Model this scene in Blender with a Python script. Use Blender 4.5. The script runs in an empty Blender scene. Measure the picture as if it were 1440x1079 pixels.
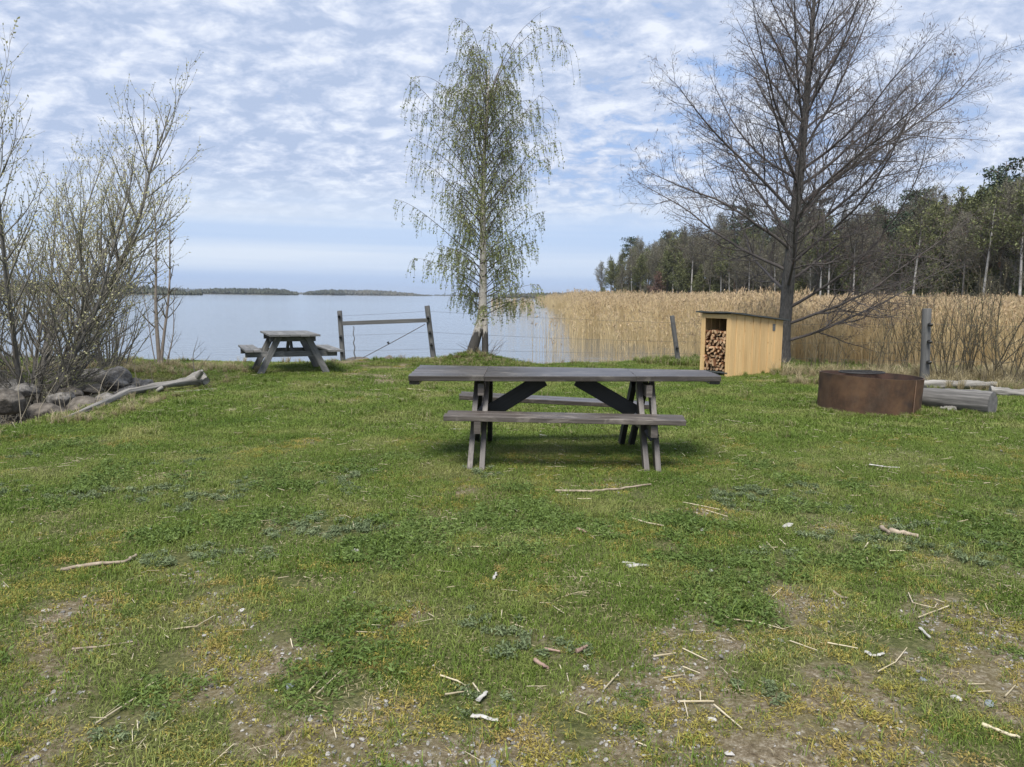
import bpy, math, random
import numpy as np
from mathutils import Vector, Matrix
R = math.radians
SC = bpy.context.scene
COL = SC.collection
rng = np.random.default_rng(7)
random.seed(7)

# ------------------------------------------------------------------ camera
FPX = 1070.0; W0 = 1440.0; H0 = 1079.0
CAMZ = 1.45
PITCH = math.atan(122.5 / FPX); ROLL = math.atan(0.0113)
fwd = np.array([0, math.cos(PITCH), -math.sin(PITCH)])
up0 = np.array([0, math.sin(PITCH), math.cos(PITCH)])
X_ = np.array([1.0, 0, 0])
cr = math.cos(ROLL) * X_ + math.sin(ROLL) * up0
cu = -math.sin(ROLL) * X_ + math.cos(ROLL) * up0
CAM = np.array([0, 0, CAMZ])

def ray(px, py):
    return cr * (px - W0 / 2) / FPX + cu * (H0 / 2 - py) / FPX + fwd

def at(px, py, Y):
    d = ray(px, py)
    return CAM + d * (Y / d[1])

def gnd(px, py, z=0.0):
    d = ray(px, py)
    return CAM + d * ((z - CAMZ) / d[2])

cam_d = bpy.data.cameras.new('camera')
cam = bpy.data.objects.new('camera', cam_d); COL.objects.link(cam)
cam_d.sensor_width = 36; cam_d.lens = 36 * FPX / W0
cam_d.clip_end = 20000; cam_d.clip_start = 0.05
M = Matrix(((cr[0], cu[0], -fwd[0], 0), (cr[1], cu[1], -fwd[1], 0), (cr[2], cu[2], -fwd[2], CAMZ), (0, 0, 0, 1)))
cam.matrix_world = M
SC.camera = cam

# ------------------------------------------------------------------ noise
_T = np.random.default_rng(3).random((256, 256))
def vnoise(x, y):
    x = np.asarray(x, float); y = np.asarray(y, float)
    xi = np.floor(x).astype(int); yi = np.floor(y).astype(int)
    fx = x - xi; fy = y - yi
    fx = fx * fx * (3 - 2 * fx); fy = fy * fy * (3 - 2 * fy)
    a = _T[xi & 255, yi & 255]; b = _T[(xi + 1) & 255, yi & 255]
    c = _T[xi & 255, (yi + 1) & 255]; d = _T[(xi + 1) & 255, (yi + 1) & 255]
    return (a * (1 - fx) + b * fx) * (1 - fy) + (c * (1 - fx) + d * fx) * fy
def fbm(x, y, s, o=4):
    r = 0; a = 0.5; t = 0
    for k in range(o):
        r = r + a * vnoise(np.asarray(x) * s + 17.3 * k, np.asarray(y) * s - 9.1 * k); t += a
        a *= 0.5; s *= 2.03
    return r / t
def sst(a, b, x):
    t = np.clip((np.asarray(x, float) - a) / (b - a), 0, 1)
    return t * t * (3 - 2 * t)

# ------------------------------------------------------------------ terrain
WATER = -0.5
def shoreY(x):
    return np.interp(x, [-60, -12, -6, -3, 0, 2, 3.2, 6, 9, 12, 30, 60], [20, 16.6, 16.2, 15.9, 16.1, 16.9, 17.7, 18.2, 16.6, 15.4, 15, 15])
def forest_s(x, y):
    return (x - 29.5) * 0.977 + (y - 210) * 0.215
def gully(x, y):
    return sst(5.15, 6.0, -x + 0.25 * (fbm(y, x, 1.1, 2) - .5)) * sst(7.6, 8.9, y - 0.35 * np.clip(-x - 5.2, 0, 3) * 0) * (1 - sst(12.2, 13.6, y))
def height(x, y):
    x = np.asarray(x, float); y = np.asarray(y, float)
    z = 0.05 * (fbm(x, y, 0.5, 3) - 0.5) + 0.02 * (fbm(x + 40, y, 3.0, 3) - 0.5)
    sy = shoreY(x) + 0.35 * (fbm(x * 1.3, x * 0 + 2, 1.0, 3) - 0.5)
    d = y - sy
    marsh = sst(3.0, 7.5, x)
    drop = sst(-0.1, 1.7, d)
    deep = -1.3 - 1.5 * sst(10, 60, d)
    shallow = -0.46 - 0.25 * sst(6, 30, d)
    z = z * (1 - drop) + drop * (deep * (1 - marsh) + shallow * marsh)
    z = z - 0.47 * gully(x, y)
    z = z + 0.26 * np.exp(-(((x + 0.75) / 0.62) ** 2 + ((y - 15.95) / 0.75) ** 2))
    z = z + 0.12 * np.exp(-(((x + 2.6) / 1.4) ** 2 + ((y - 15.9) / 0.5) ** 2))
    z = z + 0.08 * np.exp(-(((x - 5.9) / 1.3) ** 2 + ((y - 15.6) / 0.9) ** 2))
    s = forest_s(x, y)
    f = sst(-3, 14, s) * (1 - sst(232, 250, y)) * sst(30, 45, y)
    z = z * (1 - f) + f * (0.4 + 0.04 * np.clip(s, 0, 200) + 1.2 * (fbm(x, y, .03, 2) - .5))
    return z
def hz(x, y):
    return float(height(np.array([x]), np.array([y]))[0])

# bare patches on the lawn, from where the photograph shows them
BL = [(60, 940, 95), (150, 890, 70), (120, 860, 60), (290, 860, 60), (420, 930, 60), (390, 1010, 80), (560, 1040, 90),
      (300, 960, 50), (740, 900, 45), (800, 960, 110), (720, 1020, 70), (1000, 900, 60), (1130, 850, 60), (1180, 980, 90),
      (1120, 1030, 110), (1380, 880, 70), (1330, 960, 60), (1430, 990, 60), (760, 1060, 90), (1420, 800, 45), (980, 980, 60),
      (860, 1075, 80), (60, 1060, 80), (270, 805, 45), (560, 870, 45), (1160, 745, 45), (1255, 735, 35), (650, 690, 30), (870, 685, 40), (985, 715, 40),
      (1060, 565, 22), (700, 570, 10), (1085, 540, 24), (560, 525, 60), (640, 518, 30), (500, 520, 50)]
_bl = []
for (px, py, r) in BL:
    g = gnd(px, py); g2 = gnd(px, py - r * 0.45); g3 = gnd(px + r, py)
    _bl.append((g[0], g[1], abs(g3[0] - g[0]), abs(g2[1] - g[1])))
def bare(x, y):
    x = np.asarray(x, float); y = np.asarray(y, float)
    n = fbm(x, y, 1.4, 5)
    b = 0.0
    for (cx, cy, rx, ry) in _bl:
        b = np.maximum(b, np.exp(-(((x - cx) / rx) ** 2 + ((y - cy) / (ry + .08)) ** 2)))
    v = (n - 0.5) * 1.3 + 0.60 * b + 0.30 * (1 - sst(2.4, 5.6, y)) - 0.29
    return sst(-0.02, 0.40, v - .06 + 1.0 * (fbm(x + 3, y + 8, 5.0, 3) - .5))

# ------------------------------------------------------------------ materials
def nn(nt, t, loc=(0, 0), **kw):
    n = nt.nodes.new(t)
    for k, v in kw.items():
        setattr(n, k, v)
    return n
MATS = {}
def new_mat(name):
    m = bpy.data.materials.new(name); m.use_nodes = True
    MATS[name] = m
    nt = m.node_tree
    return m, nt, nt.nodes['Principled BSDF']
def ramp(nt, fac, stops):
    r = nn(nt, 'ShaderNodeValToRGB')
    el = r.color_ramp.elements
    while len(el) < len(stops): el.new(0.5)
    for e, (p, c) in zip(el, stops):
        e.position = p; e.color = (c[0], c[1], c[2], 1)
    nt.links.new(fac, r.inputs[0])
    return r.outputs[0]
def mixc(nt, f, a, b, mode='MIX'):
    m = nn(nt, 'ShaderNodeMix', data_type='RGBA', blend_type=mode)
    for s, v in ((0, f), (6, a), (7, b)):
        if hasattr(v, 'is_output') or isinstance(v, bpy.types.NodeSocket): nt.links.new(v, m.inputs[s])
        elif s == 0: m.inputs[s].default_value = v
        else: m.inputs[s].default_value = (v[0], v[1], v[2], 1)
    return m.outputs[2]
def math_(nt, op, a, b=0.0, c=0.0):
    m = nn(nt, 'ShaderNodeMath', operation=op)
    for i, v in ((0, a), (1, b), (2, c)):
        if isinstance(v, bpy.types.NodeSocket): nt.links.new(v, m.inputs[i])
        else: m.inputs[i].default_value = v
    return m.outputs[0]
def coords(nt, kind, scale=(1, 1, 1)):
    if kind == 'world':
        o = nn(nt, 'ShaderNodeNewGeometry').outputs['Position']
    else:
        tc = nn(nt, 'ShaderNodeTexCoord'); o = tc.outputs[kind]
    mp = nn(nt, 'ShaderNodeMapping'); mp.inputs['Scale'].default_value = scale
    nt.links.new(o, mp.inputs[0])
    return mp.outputs[0]
def noise(nt, co, scale, detail=4, rough=0.55, dist=0.0):
    n = nn(nt, 'ShaderNodeTexNoise'); n.inputs['Scale'].default_value = scale
    n.inputs['Detail'].default_value = detail; n.inputs['Roughness'].default_value = rough
    n.inputs['Distortion'].default_value = dist
    nt.links.new(co, n.inputs['Vector'])
    return n.outputs['Fac']
def bump(nt, b, h, strength=0.3, dist=0.01):
    bp = nn(nt, 'ShaderNodeBump'); bp.inputs['Strength'].default_value = strength; bp.inputs['Distance'].default_value = dist
    nt.links.new(h, bp.inputs['Height']); nt.links.new(bp.outputs[0], b.inputs['Normal'])
def simple(name, c1, c2, scale=8, rough=0.8, kind='Object', stretch=(1, 1, 1), bstr=0.3, bdist=0.01, island=0.0, rand=0.0, detail=5, c3=None):
    m, nt, b = new_mat(name)
    co = coords(nt, kind, stretch)
    f = noise(nt, co, scale, detail, 0.6)
    st = [(0.3, c1), (0.7, c2)] if c3 is None else [(0.28, c1), (0.5, c2), (0.72, c3)]
    c = ramp(nt, f, st)
    if island:
        g = nn(nt, 'ShaderNodeNewGeometry').outputs['Random Per Island']
        k = math_(nt, 'MULTIPLY_ADD', g, island * 2, 1 - island)
        hs = nn(nt, 'ShaderNodeHueSaturation'); nt.links.new(c, hs.inputs['Color']); nt.links.new(k, hs.inputs['Value']); c = hs.outputs[0]
    if rand:
        g = nn(nt, 'ShaderNodeObjectInfo').outputs['Random']
        k = math_(nt, 'MULTIPLY_ADD', g, rand * 2, 1 - rand)
        hs = nn(nt, 'ShaderNodeHueSaturation'); nt.links.new(c, hs.inputs['Color']); nt.links.new(k, hs.inputs['Value']); c = hs.outputs[0]
    nt.links.new(c, b.inputs['Base Color'])
    b.inputs['Roughness'].default_value = rough
    if bstr: bump(nt, b, f, bstr, bdist)
    return m
def wood(name, c1, c2, rough=0.7, along=2.0, across=38.0, island=0.12, bstr=0.35, knots=None, c3=None, wear=None):
    """grain from UV: u runs along the board in metres"""
    m, nt, b = new_mat(name)
    co = coords(nt, 'UV', (along, across, 1))
    f = noise(nt, co, 1.0, 6, 0.65, 0.4)
    co2 = coords(nt, 'UV', (along * 1.3, across * 0.25, 1))
    f2 = noise(nt, co2, 1.0, 3, 0.5, 0.8)
    c = ramp(nt, f, [(0.3, c1), (0.68, c2)] if c3 is None else [(0.28, c1), (0.5, c2), (0.72, c3)])
    c = mixc(nt, math_(nt, 'MULTIPLY', f2, 0.5), c, tuple(x * 0.6 for x in c1))
    if wear:
        f4 = noise(nt, coords(nt, 'UV', (3.5, 9, 1)), 1.0, 5, 0.7, 0.6)
        c = mixc(nt, ramp(nt, f4, [(0.52, (0, 0, 0)), (0.66, (.75, .75, .75))]), c, wear)
        f5 = noise(nt, coords(nt, 'UV', (0.9, 130, 1)), 1.0, 2, 0.5, 0.2)
        c = mixc(nt, ramp(nt, f5, [(0.68, (0, 0, 0)), (0.72, (.85, .85, .85))]), c, tuple(x * .25 for x in c1))
    if knots:
        co3 = coords(nt, 'UV', (5, 14, 1))
        v = nn(nt, 'ShaderNodeTexVoronoi'); v.inputs['Scale'].default_value = 1.0; nt.links.new(co3, v.inputs['Vector'])
        k = ramp(nt, v.outputs['Distance'], [(0.04, (1, 1, 1)), (0.12, (0, 0, 0))])
        c = mixc(nt, k, c, knots)
    g = nn(nt, 'ShaderNodeNewGeometry').outputs['Random Per Island']
    k = math_(nt, 'MULTIPLY_ADD', g, island * 2, 1 - island)
    hs = nn(nt, 'ShaderNodeHueSaturation'); nt.links.new(c, hs.inputs['Color']); nt.links.new(k, hs.inputs['Value'])
    nt.links.new(hs.outputs[0], b.inputs['Base Color'])
    b.inputs['Roughness'].default_value = rough
    bump(nt, b, f, bstr, 0.004)
    return m
def leafmat(name, c1, c2, scale=0.6, rough=0.6, trans=0.25, rand=0.18, c3=None, obj=False):
    m, nt, b = new_mat(name)
    co = coords(nt, 'world')
    f = noise(nt, co, scale, 4, 0.6)
    c = ramp(nt, f, [(0.35, c1), (0.65, c2)] if c3 is None else [(0.3, c1), (0.5, c2), (0.68, c3)])
    g = nn(nt, 'ShaderNodeNewGeometry').outputs['Random Per Island']
    k = math_(nt, 'MULTIPLY_ADD', g, rand * 2, 1 - rand)
    hs = nn(nt, 'ShaderNodeHueSaturation'); nt.links.new(c, hs.inputs['Color']); nt.links.new(k, hs.inputs['Value'])
    c = hs.outputs[0]
    nt.links.new(c, b.inputs['Base Color']); b.inputs['Roughness'].default_value = rough
    b.inputs['Specular IOR Level'].default_value = 0.3
    if trans:
        tr = nn(nt, 'ShaderNodeBsdfTranslucent'); nt.links.new(c, tr.inputs[0])
        mx = nn(nt, 'ShaderNodeMixShader'); mx.inputs[0].default_value = trans
        nt.links.new(b.outputs[0], mx.inputs[1]); nt.links.new(tr.outputs[0], mx.inputs[2])
        nt.links.new(mx.outputs[0], nt.nodes['Material Output'].inputs[0])
    return m

# ------------------------------------------------------------------ mesh building
class MB:
    def __init__(s):
        s.V = []; s.F = []; s.U = []; s.MI = []; s.n = 0; s.S = []; s.Q = {}
    def add(s, V, F, U=None, mi=0, smooth=False):
        """V (n,3); F (m,4) ints (local); U (m,4,2)"""
        V = np.asarray(V, float).reshape(-1, 3); F = np.asarray(F, int).reshape(-1, 4)
        s.V.append(V); s.F.append(F + s.n); s.n += len(V)
        s.U.append(np.zeros((len(F), 4, 2)) if U is None else np.asarray(U, float))
        s.MI.append(np.full(len(F), mi)); s.S.append(np.full(len(F), smooth))
    def mesh(s, name, mats):
        s.flush()
        me = bpy.data.meshes.new(name)
        V = np.concatenate(s.V); F = np.concatenate(s.F); U = np.concatenate(s.U); MI = np.concatenate(s.MI); S = np.concatenate(s.S)
        tri = F[:, 3] == F[:, 2]
        cnt = np.where(tri, 3, 4)
        mask = np.ones((len(F), 4), bool); mask[tri, 3] = False
        me.vertices.add(len(V)); me.vertices.foreach_set('co', V.astype(np.float32).ravel())
        loops = F[mask]
        me.loops.add(len(loops)); me.loops.foreach_set('vertex_index', loops.astype(np.int32))
        me.polygons.add(len(F))
        st = np.concatenate([[0], np.cumsum(cnt)[:-1]])
        me.polygons.foreach_set('loop_start', st.astype(np.int32)); me.polygons.foreach_set('loop_total', cnt.astype(np.int32))
        me.polygons.foreach_set('material_index', MI.astype(np.int32)); me.polygons.foreach_set('use_smooth', S.astype(bool))
        uv = me.uv_layers.new(name='UVMap'); uv.data.foreach_set('uv', U[mask].astype(np.float32).ravel())
        for m in (mats if isinstance(mats, (list, tuple)) else [mats]): me.materials.append(m)
        me.update(calc_edges=True); me.validate()
        return me
    def build(s, name, mats, parent=None, bev=0.0):
        me = s.mesh(name, mats)
        o = bpy.data.objects.new(name, me); COL.objects.link(o)
        if parent is not None: o.parent = parent
        if bev:
            b = o.modifiers.new('bevel', 'BEVEL'); b.width = bev; b.segments = 2; b.limit_method = 'ANGLE'
        return o
    def beam(s, p0, p1, w, t, up=(0, 0, 1), mi=0, endmi=None):
        """board from p0 to p1; w across (perp. to up), t along up"""
        p0 = np.array(p0, float); p1 = np.array(p1, float)
        d = p1 - p0; L = np.linalg.norm(d); d = d / L
        up = np.array(up, float); a = np.cross(up, d); a /= np.linalg.norm(a); b = np.cross(d, a)
        c = [(-1, -1), (1, -1), (1, 1), (-1, 1)]
        V = [p + a * i * w / 2 + b * j * t / 2 for p in (p0, p1) for i, j in c]
        F = []; U = []; o = random.random() * 50; o2 = random.random() * 50
        off = 0
        for k in range(4):
            k2 = (k + 1) % 4; wd = w if k % 2 == 0 else t
            F.append((k, k2, k2 + 4, k + 4)); U.append([(o, o2 + off), (o, o2 + off + wd), (o + L, o2 + off + wd), (o + L, o2 + off)]); off += wd
        s.add(V, F, U, mi)
        s.add(V, [(3, 2, 1, 0), (4, 5, 6, 7)], [[(o, o2), (o + .02, o2), (o + .02, o2 + t), (o, o2 + t)]] * 2, mi if endmi is None else endmi)
    def tube(s, P, r, sides=6, mi=0, cap=False, smooth=True, ref=None):
        P = np.asarray(P, float); r = np.asarray(r, float); k = len(P)
        T = np.empty_like(P); T[1:-1] = P[2:] - P[:-2]; T[0] = P[1] - P[0]; T[-1] = P[-1] - P[-2]
        T /= (np.linalg.norm(T, axis=1, keepdims=True) + 1e-9)
        if ref is None:
            a = T.mean(0); ref = np.array([1.0, 0.3, 0.2]) if abs(a[0]) < 0.7 else np.array([0.1, 1.0, 0.3])
        u = np.cross(T, ref); u /= (np.linalg.norm(u, axis=1, keepdims=True) + 1e-9)
        v = np.cross(T, u)
        an = np.arange(sides) * 2 * math.pi / sides
        V = P[:, None, :] + r[:, None, None] * (np.cos(an)[None, :, None] * u[:, None, :] + np.sin(an)[None, :, None] * v[:, None, :])
        i = np.arange(k - 1)[:, None]; j = np.arange(sides)[None, :]; j2 = (j + 1) % sides
        F = np.stack([i * sides + j, i * sides + j2, (i + 1) * sides + j2, (i + 1) * sides + j], -1).reshape(-1, 4)
        L = np.concatenate([[0], np.cumsum(np.linalg.norm(P[1:] - P[:-1], axis=1))]); o = random.random() * 30
        c = 2 * math.pi * r.max() / sides
        U = np.zeros((k - 1, sides, 4, 2))
        U[..., 0, 0] = U[..., 1, 0] = L[:-1, None] + o; U[..., 2, 0] = U[..., 3, 0] = L[1:, None] + o
        U[..., 0, 1] = U[..., 3, 1] = (j * c); U[..., 1, 1] = U[..., 2, 1] = (j + 1) * c
        s.add(V.reshape(-1, 3), F, U.reshape(-1, 4, 2), mi, smooth)
        if cap is not False:
            cm = mi if cap is True else cap
            for e, (ring, pc) in enumerate(((0, P[0]), (k - 1, P[-1]))):
                VV = np.concatenate([V[ring], pc[None]]); 
                FF = [((q + 1) % sides, q, sides, sides) if e == 0 else (q, (q + 1) % sides, sides, sides) for q in range(sides)]
                uu = [[(math.cos(an[q]) * r[ring] + 7, math.sin(an[q]) * r[ring] + 7)] * 3 + [(7, 7)] for q in range(sides)]
                s.add(VV, FF, uu, cm)
    def tq(s, P, r, sides=3, mi=0):
        P = np.asarray(P, float); s.Q.setdefault((len(P), sides, mi), []).append((P, np.asarray(r, float)))
    def flush(s):
        for (k, sides, mi), L in s.Q.items():
            P = np.stack([a for a, b in L]); r = np.stack([b for a, b in L]); m = len(L)
            T = np.empty_like(P); T[:, 1:-1] = P[:, 2:] - P[:, :-2]; T[:, 0] = P[:, 1] - P[:, 0]; T[:, -1] = P[:, -1] - P[:, -2]
            T /= (np.linalg.norm(T, axis=2, keepdims=True) + 1e-9)
            a = T.mean(1); ref = np.where((np.abs(a[:, :1]) < .7), np.array([[1.0, .3, .2]]), np.array([[.1, 1.0, .3]]))[:, None, :]
            u = np.cross(T, ref); u /= (np.linalg.norm(u, axis=2, keepdims=True) + 1e-9); v = np.cross(T, u)
            an = np.arange(sides) * 2 * math.pi / sides
            V = P[:, :, None, :] + r[:, :, None, None] * (np.cos(an)[:, None] * u[:, :, None, :] + np.sin(an)[:, None] * v[:, :, None, :])
            i = np.arange(k - 1)[:, None]; j = np.arange(sides)[None, :]; j2 = (j + 1) % sides
            F = np.stack([i * sides + j, i * sides + j2, (i + 1) * sides + j2, (i + 1) * sides + j], -1).reshape(-1, 4)
            F = (F[None] + (np.arange(m) * k * sides)[:, None, None]).reshape(-1, 4)
            s.add(V.reshape(-1, 3), F, None, mi, True)
        s.Q = {}
    def quads(s, C, A, B, mi=0):
        """many free quads: centre C, half axes A, B (n,3)"""
        n = len(C)
        V = np.stack([C - A - B, C + A - B, C + A + B, C - A + B], 1).reshape(-1, 3)
        s.add(V, np.arange(4 * n).reshape(n, 4), None, mi)
    def diamonds(s, C, A, B, mi=0):
        n = len(C)
        V = np.stack([C - A, C - B, C + A, C + B], 1).reshape(-1, 3)
        s.add(V, np.arange(4 * n).reshape(n, 4), None, mi)
def rdir(n):
    v = rng.normal(size=(n, 3)); return v / np.linalg.norm(v, axis=1, keepdims=True)

def tag(o, label=None, cat=None, group=None, kind=None):
    if label: o['label'] = label
    if cat: o['category'] = cat
    if group: o['group'] = group
    if kind: o['kind'] = kind
    return o
def empty(name, loc, rz=0, label=None, cat=None, group=None, rot=None):
    o = bpy.data.objects.new(name, None); COL.objects.link(o); o.empty_display_size = 0.2
    o.location = loc; o.rotation_euler = rot if rot else (0, 0, rz)
    return tag(o, label, cat, group)
def copy_tree(o, parent=None):
    c = o.copy(); COL.objects.link(c); c.parent = parent
    for ch in list(o.children): copy_tree(ch, c)
    return c
def scatter(name, P, rot, scl, idx, objs, kind='stuff', label=None, cat=None):
    """one object of stuff: meshes of a hidden collection placed on points"""
    P = np.asarray(P, float); n = len(P)
    me = bpy.data.meshes.new(name); me.vertices.add(n); me.vertices.foreach_set('co', P.astype(np.float32).ravel())
    a = me.attributes.new('rot', 'FLOAT_VECTOR', 'POINT'); a.data.foreach_set('vector', np.asarray(rot, np.float32).ravel())
    a = me.attributes.new('scl', 'FLOAT_VECTOR', 'POINT'); a.data.foreach_set('vector', np.asarray(scl, np.float32).ravel())
    a = me.attributes.new('idx', 'INT', 'POINT'); a.data.foreach_set('value', np.asarray(idx, np.int32))
    o = bpy.data.objects.new(name, me); COL.objects.link(o)
    c = bpy.data.collections.new(name + ' source')
    for q in objs: c.objects.link(q)
    g = bpy.data.node_groups.new(name, 'GeometryNodeTree')
    g.interface.new_socket('Geometry', in_out='INPUT', socket_type='NodeSocketGeometry')
    g.interface.new_socket('Geometry', in_out='OUTPUT', socket_type='NodeSocketGeometry')
    gi = g.nodes.new('NodeGroupInput'); go = g.nodes.new('NodeGroupOutput')
    ip = g.nodes.new('GeometryNodeInstanceOnPoints'); ci = g.nodes.new('GeometryNodeCollectionInfo')
    ci.inputs['Collection'].default_value = c; ci.inputs['Separate Children'].default_value = True; ci.inputs['Reset Children'].default_value = True
    ip.inputs['Pick Instance'].default_value = True
    def na(nm, dt):
        q = g.nodes.new('GeometryNodeInputNamedAttribute'); q.data_type = dt; q.inputs['Name'].default_value = nm
        return q.outputs['Attribute']
    L = g.links.new
    L(gi.outputs[0], ip.inputs['Points']); L(ci.outputs[0], ip.inputs['Instance'])
    L(na('idx', 'INT'), ip.inputs['Instance Index']); L(na('rot', 'FLOAT_VECTOR'), ip.inputs['Rotation']); L(na('scl', 'FLOAT_VECTOR'), ip.inputs['Scale'])
    L(ip.outputs[0], go.inputs[0])
    md = o.modifiers.new('scatter', 'NODES'); md.node_group = g
    return tag(o, label, cat, None, kind)
def srcobj(name, mb, mats):
    return bpy.data.objects.new(name, mb.mesh(name, mats))

# ------------------------------------------------------------------ materials used
m_table = wood('dark_stained_wood', (0.034, 0.029, 0.027), (0.070, 0.060, 0.055), rough=0.36, island=0.25, c3=(0.12, 0.11, 0.104), wear=(0.15, 0.135, 0.12))
m_tablegrey = wood('worn_stained_wood', (0.050, 0.043, 0.039), (0.100, 0.086, 0.078), rough=0.42, island=0.2, c3=(0.15, 0.131, 0.118), wear=(0.21, 0.185, 0.163))
m_tdark = wood('table_wood_painted_shade', (0.012, 0.012, 0.013), (0.030, 0.029, 0.030), rough=0.65)  # table wood with the shade under the tabletop put into its colour
m_grey = wood('weathered_grey_wood', (0.095, 0.098, 0.10), (0.20, 0.20, 0.198), rough=0.8, island=0.18, bstr=0.6, wear=(0.27, 0.262, 0.25))
m_post = wood('old_post_wood', (0.075, 0.078, 0.082), (0.17, 0.168, 0.162), rough=0.85, bstr=0.9, across=50)
m_pine = wood('fresh_pine', (0.60, 0.385, 0.17), (0.77, 0.55, 0.275), rough=0.62, island=0.10, bstr=0.15, knots=(0.30, 0.14, 0.05), along=1.2, across=26)
m_drift = wood('bleached_driftwood', (0.09, 0.085, 0.078), (0.27, 0.258, 0.238), rough=0.85, bstr=0.9, across=30, c3=(0.43, 0.415, 0.385))
m_logside = wood('log_bark', (0.035, 0.035, 0.033), (0.12, 0.115, 0.11), rough=0.9, bstr=1.0, across=22, along=1.3, c3=(0.30, 0.29, 0.275))
m_endgrain = simple('end_grain_grey', (0.075, 0.072, 0.07), (0.17, 0.165, 0.16), 14, 0.85)
m_fwend = simple('firewood_end', (0.36, 0.20, 0.10), (0.70, 0.52, 0.33), 9, 0.8, rand=0.35)
m_fwside = simple('firewood_bark', (0.10, 0.045, 0.025), (0.34, 0.16, 0.07), 14, 0.85, rand=0.3)
m_felt = simple('roof_felt', (0.028, 0.032, 0.034), (0.075, 0.085, 0.085), 12, 0.75)
m_dark = simple('black_plastic', (0.01, 0.01, 0.01), (0.02, 0.02, 0.02), 20, 0.4, bstr=0)
m_wire = simple('galvanised_wire', (0.05, 0.05, 0.05), (0.10, 0.10, 0.10), 60, 0.5, bstr=0)
m_bark = simple('alder_bark', (0.030, 0.028, 0.026), (0.13, 0.125, 0.118), 9, 0.9, kind='Object', stretch=(6, 6, 1.2), bstr=1.0, bdist=0.03)
m_twig = simple('alder_twig', (0.066, 0.056, 0.053), (0.125, 0.110, 0.105), 3, 0.8, bstr=0)
m_catkin = simple('alder_catkin', (0.08, 0.055, 0.05), (0.15, 0.10, 0.085), 3, 0.8, bstr=0)
m_willow = simple('willow_bark', (0.07, 0.065, 0.06), (0.17, 0.16, 0.145), 9, 0.85, stretch=(3, 3, 1), bstr=0.6)
m_wtwig = simple('willow_twig', (0.12, 0.11, 0.095), (0.22, 0.205, 0.17), 3, 0.8, bstr=0)
m_bud = leafmat('willow_bud', (0.32, 0.32, 0.14), (0.52, 0.50, 0.29), 2.0, trans=0.2)
m_bleaf = leafmat('birch_leaf', (0.16, 0.20, 0.055), (0.28, 0.31, 0.115), 1.2, trans=0.3)
m_btwig = simple('birch_twig', (0.07, 0.055, 0.05), (0.13, 0.105, 0.095), 3, 0.8, bstr=0)
m_shtwig = simple('shrub_twig', (0.060, 0.052, 0.032), (0.125, 0.105, 0.065), 3, 0.8, bstr=0, rand=.2)
m_sapling = simple('sapling_bark', (0.16, 0.135, 0.115), (0.27, 0.235, 0.205), 9, 0.8, stretch=(2, 2, 1))
m_needle = leafmat('spruce_needles', (0.020, 0.036, 0.020), (0.042, 0.062, 0.032), 0.3, trans=0.0, rand=0.35)
m_pneedle = leafmat('pine_needles', (0.030, 0.050, 0.030), (0.060, 0.085, 0.045), 0.3, trans=0.0, rand=0.3)
m_haze_br = leafmat('bare_crown_twigs', (0.118, 0.112, 0.075), (0.195, 0.185, 0.125), 0.12, trans=0.1, rand=0.25)
m_haze_gr = leafmat('budding_crown', (0.10, 0.115, 0.045), (0.165, 0.175, 0.075), 0.2, trans=0.2, rand=0.25)
m_haze_rd = leafmat('reddish_crown', (0.13, 0.075, 0.06), (0.19, 0.12, 0.09), 0.2, trans=0.1, rand=0.25)
m_ftrunk = simple('forest_trunk', (0.10, 0.09, 0.08), (0.20, 0.18, 0.155), 3, 0.9, rand=0.25)
m_ptrunk = simple('pine_trunk', (0.10, 0.065, 0.045), (0.22, 0.14, 0.09), 3, 0.9)
m_farwood = leafmat('far_wood', (0.018, 0.026, 0.020), (0.05, 0.055, 0.035), 0.02, trans=0, rand=0.35)
m_farwood2 = leafmat('far_autumn_wood', (0.035, 0.042, 0.032), (0.085, 0.08, 0.058), 0.02, trans=0, rand=0.4)
m_rock = simple('granite', (0.055, 0.053, 0.050), (0.17, 0.16, 0.148), 11, 0.9, bstr=1.0, bdist=0.05, detail=12, rand=.15, c3=(0.33, 0.315, 0.295))
m_rockbrown = simple('brown_granite', (0.035, 0.031, 0.026), (0.11, 0.096, 0.08), 9, 0.9, bstr=1.0, bdist=0.05, detail=12, rand=.2, c3=(0.20, 0.18, 0.155))
m_straw = simple('dry_straw', (0.30, 0.25, 0.15), (0.54, 0.48, 0.35), 6, 0.8, bstr=0, island=0.15, rand=.15)
m_deadst = simple('dead_stalk', (0.17, 0.145, 0.105), (0.36, 0.315, 0.235), 6, 0.85, bstr=0)
m_stick = simple('dead_stick', (0.16, 0.125, 0.09), (0.36, 0.30, 0.23), 16, 0.85, rand=.2)
m_pink = simple('reddish_bark', (0.17, 0.105, 0.08), (0.36, 0.25, 0.205), 24, 0.85)
m_white = simple('bleached_bark', (0.24, 0.232, 0.215), (0.50, 0.485, 0.45), 30, 0.85)
m_peb = simple('pebble', (0.11, 0.10, 0.085), (0.38, 0.37, 0.35), 3, 0.8, kind='Object', rand=0.45, bstr=.2)
m_ash = simple('ash', (0.03, 0.03, 0.03), (0.14, 0.135, 0.13), 9, 0.95, c3=(.3, .3, .29))
m_soot = simple('sooty_rust', (0.025, 0.018, 0.015), (0.085, 0.045, 0.032), 5, 0.9)
m_rim = simple('pale_rusty_rim', (0.14, 0.10, 0.08), (0.30, 0.22, 0.17), 12, 0.7)  # top edge of the ring, paler than the rusty wall
m_iron = simple('black_iron', (0.015, 0.015, 0.016), (0.04, 0.038, 0.036), 20, 0.6)

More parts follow.
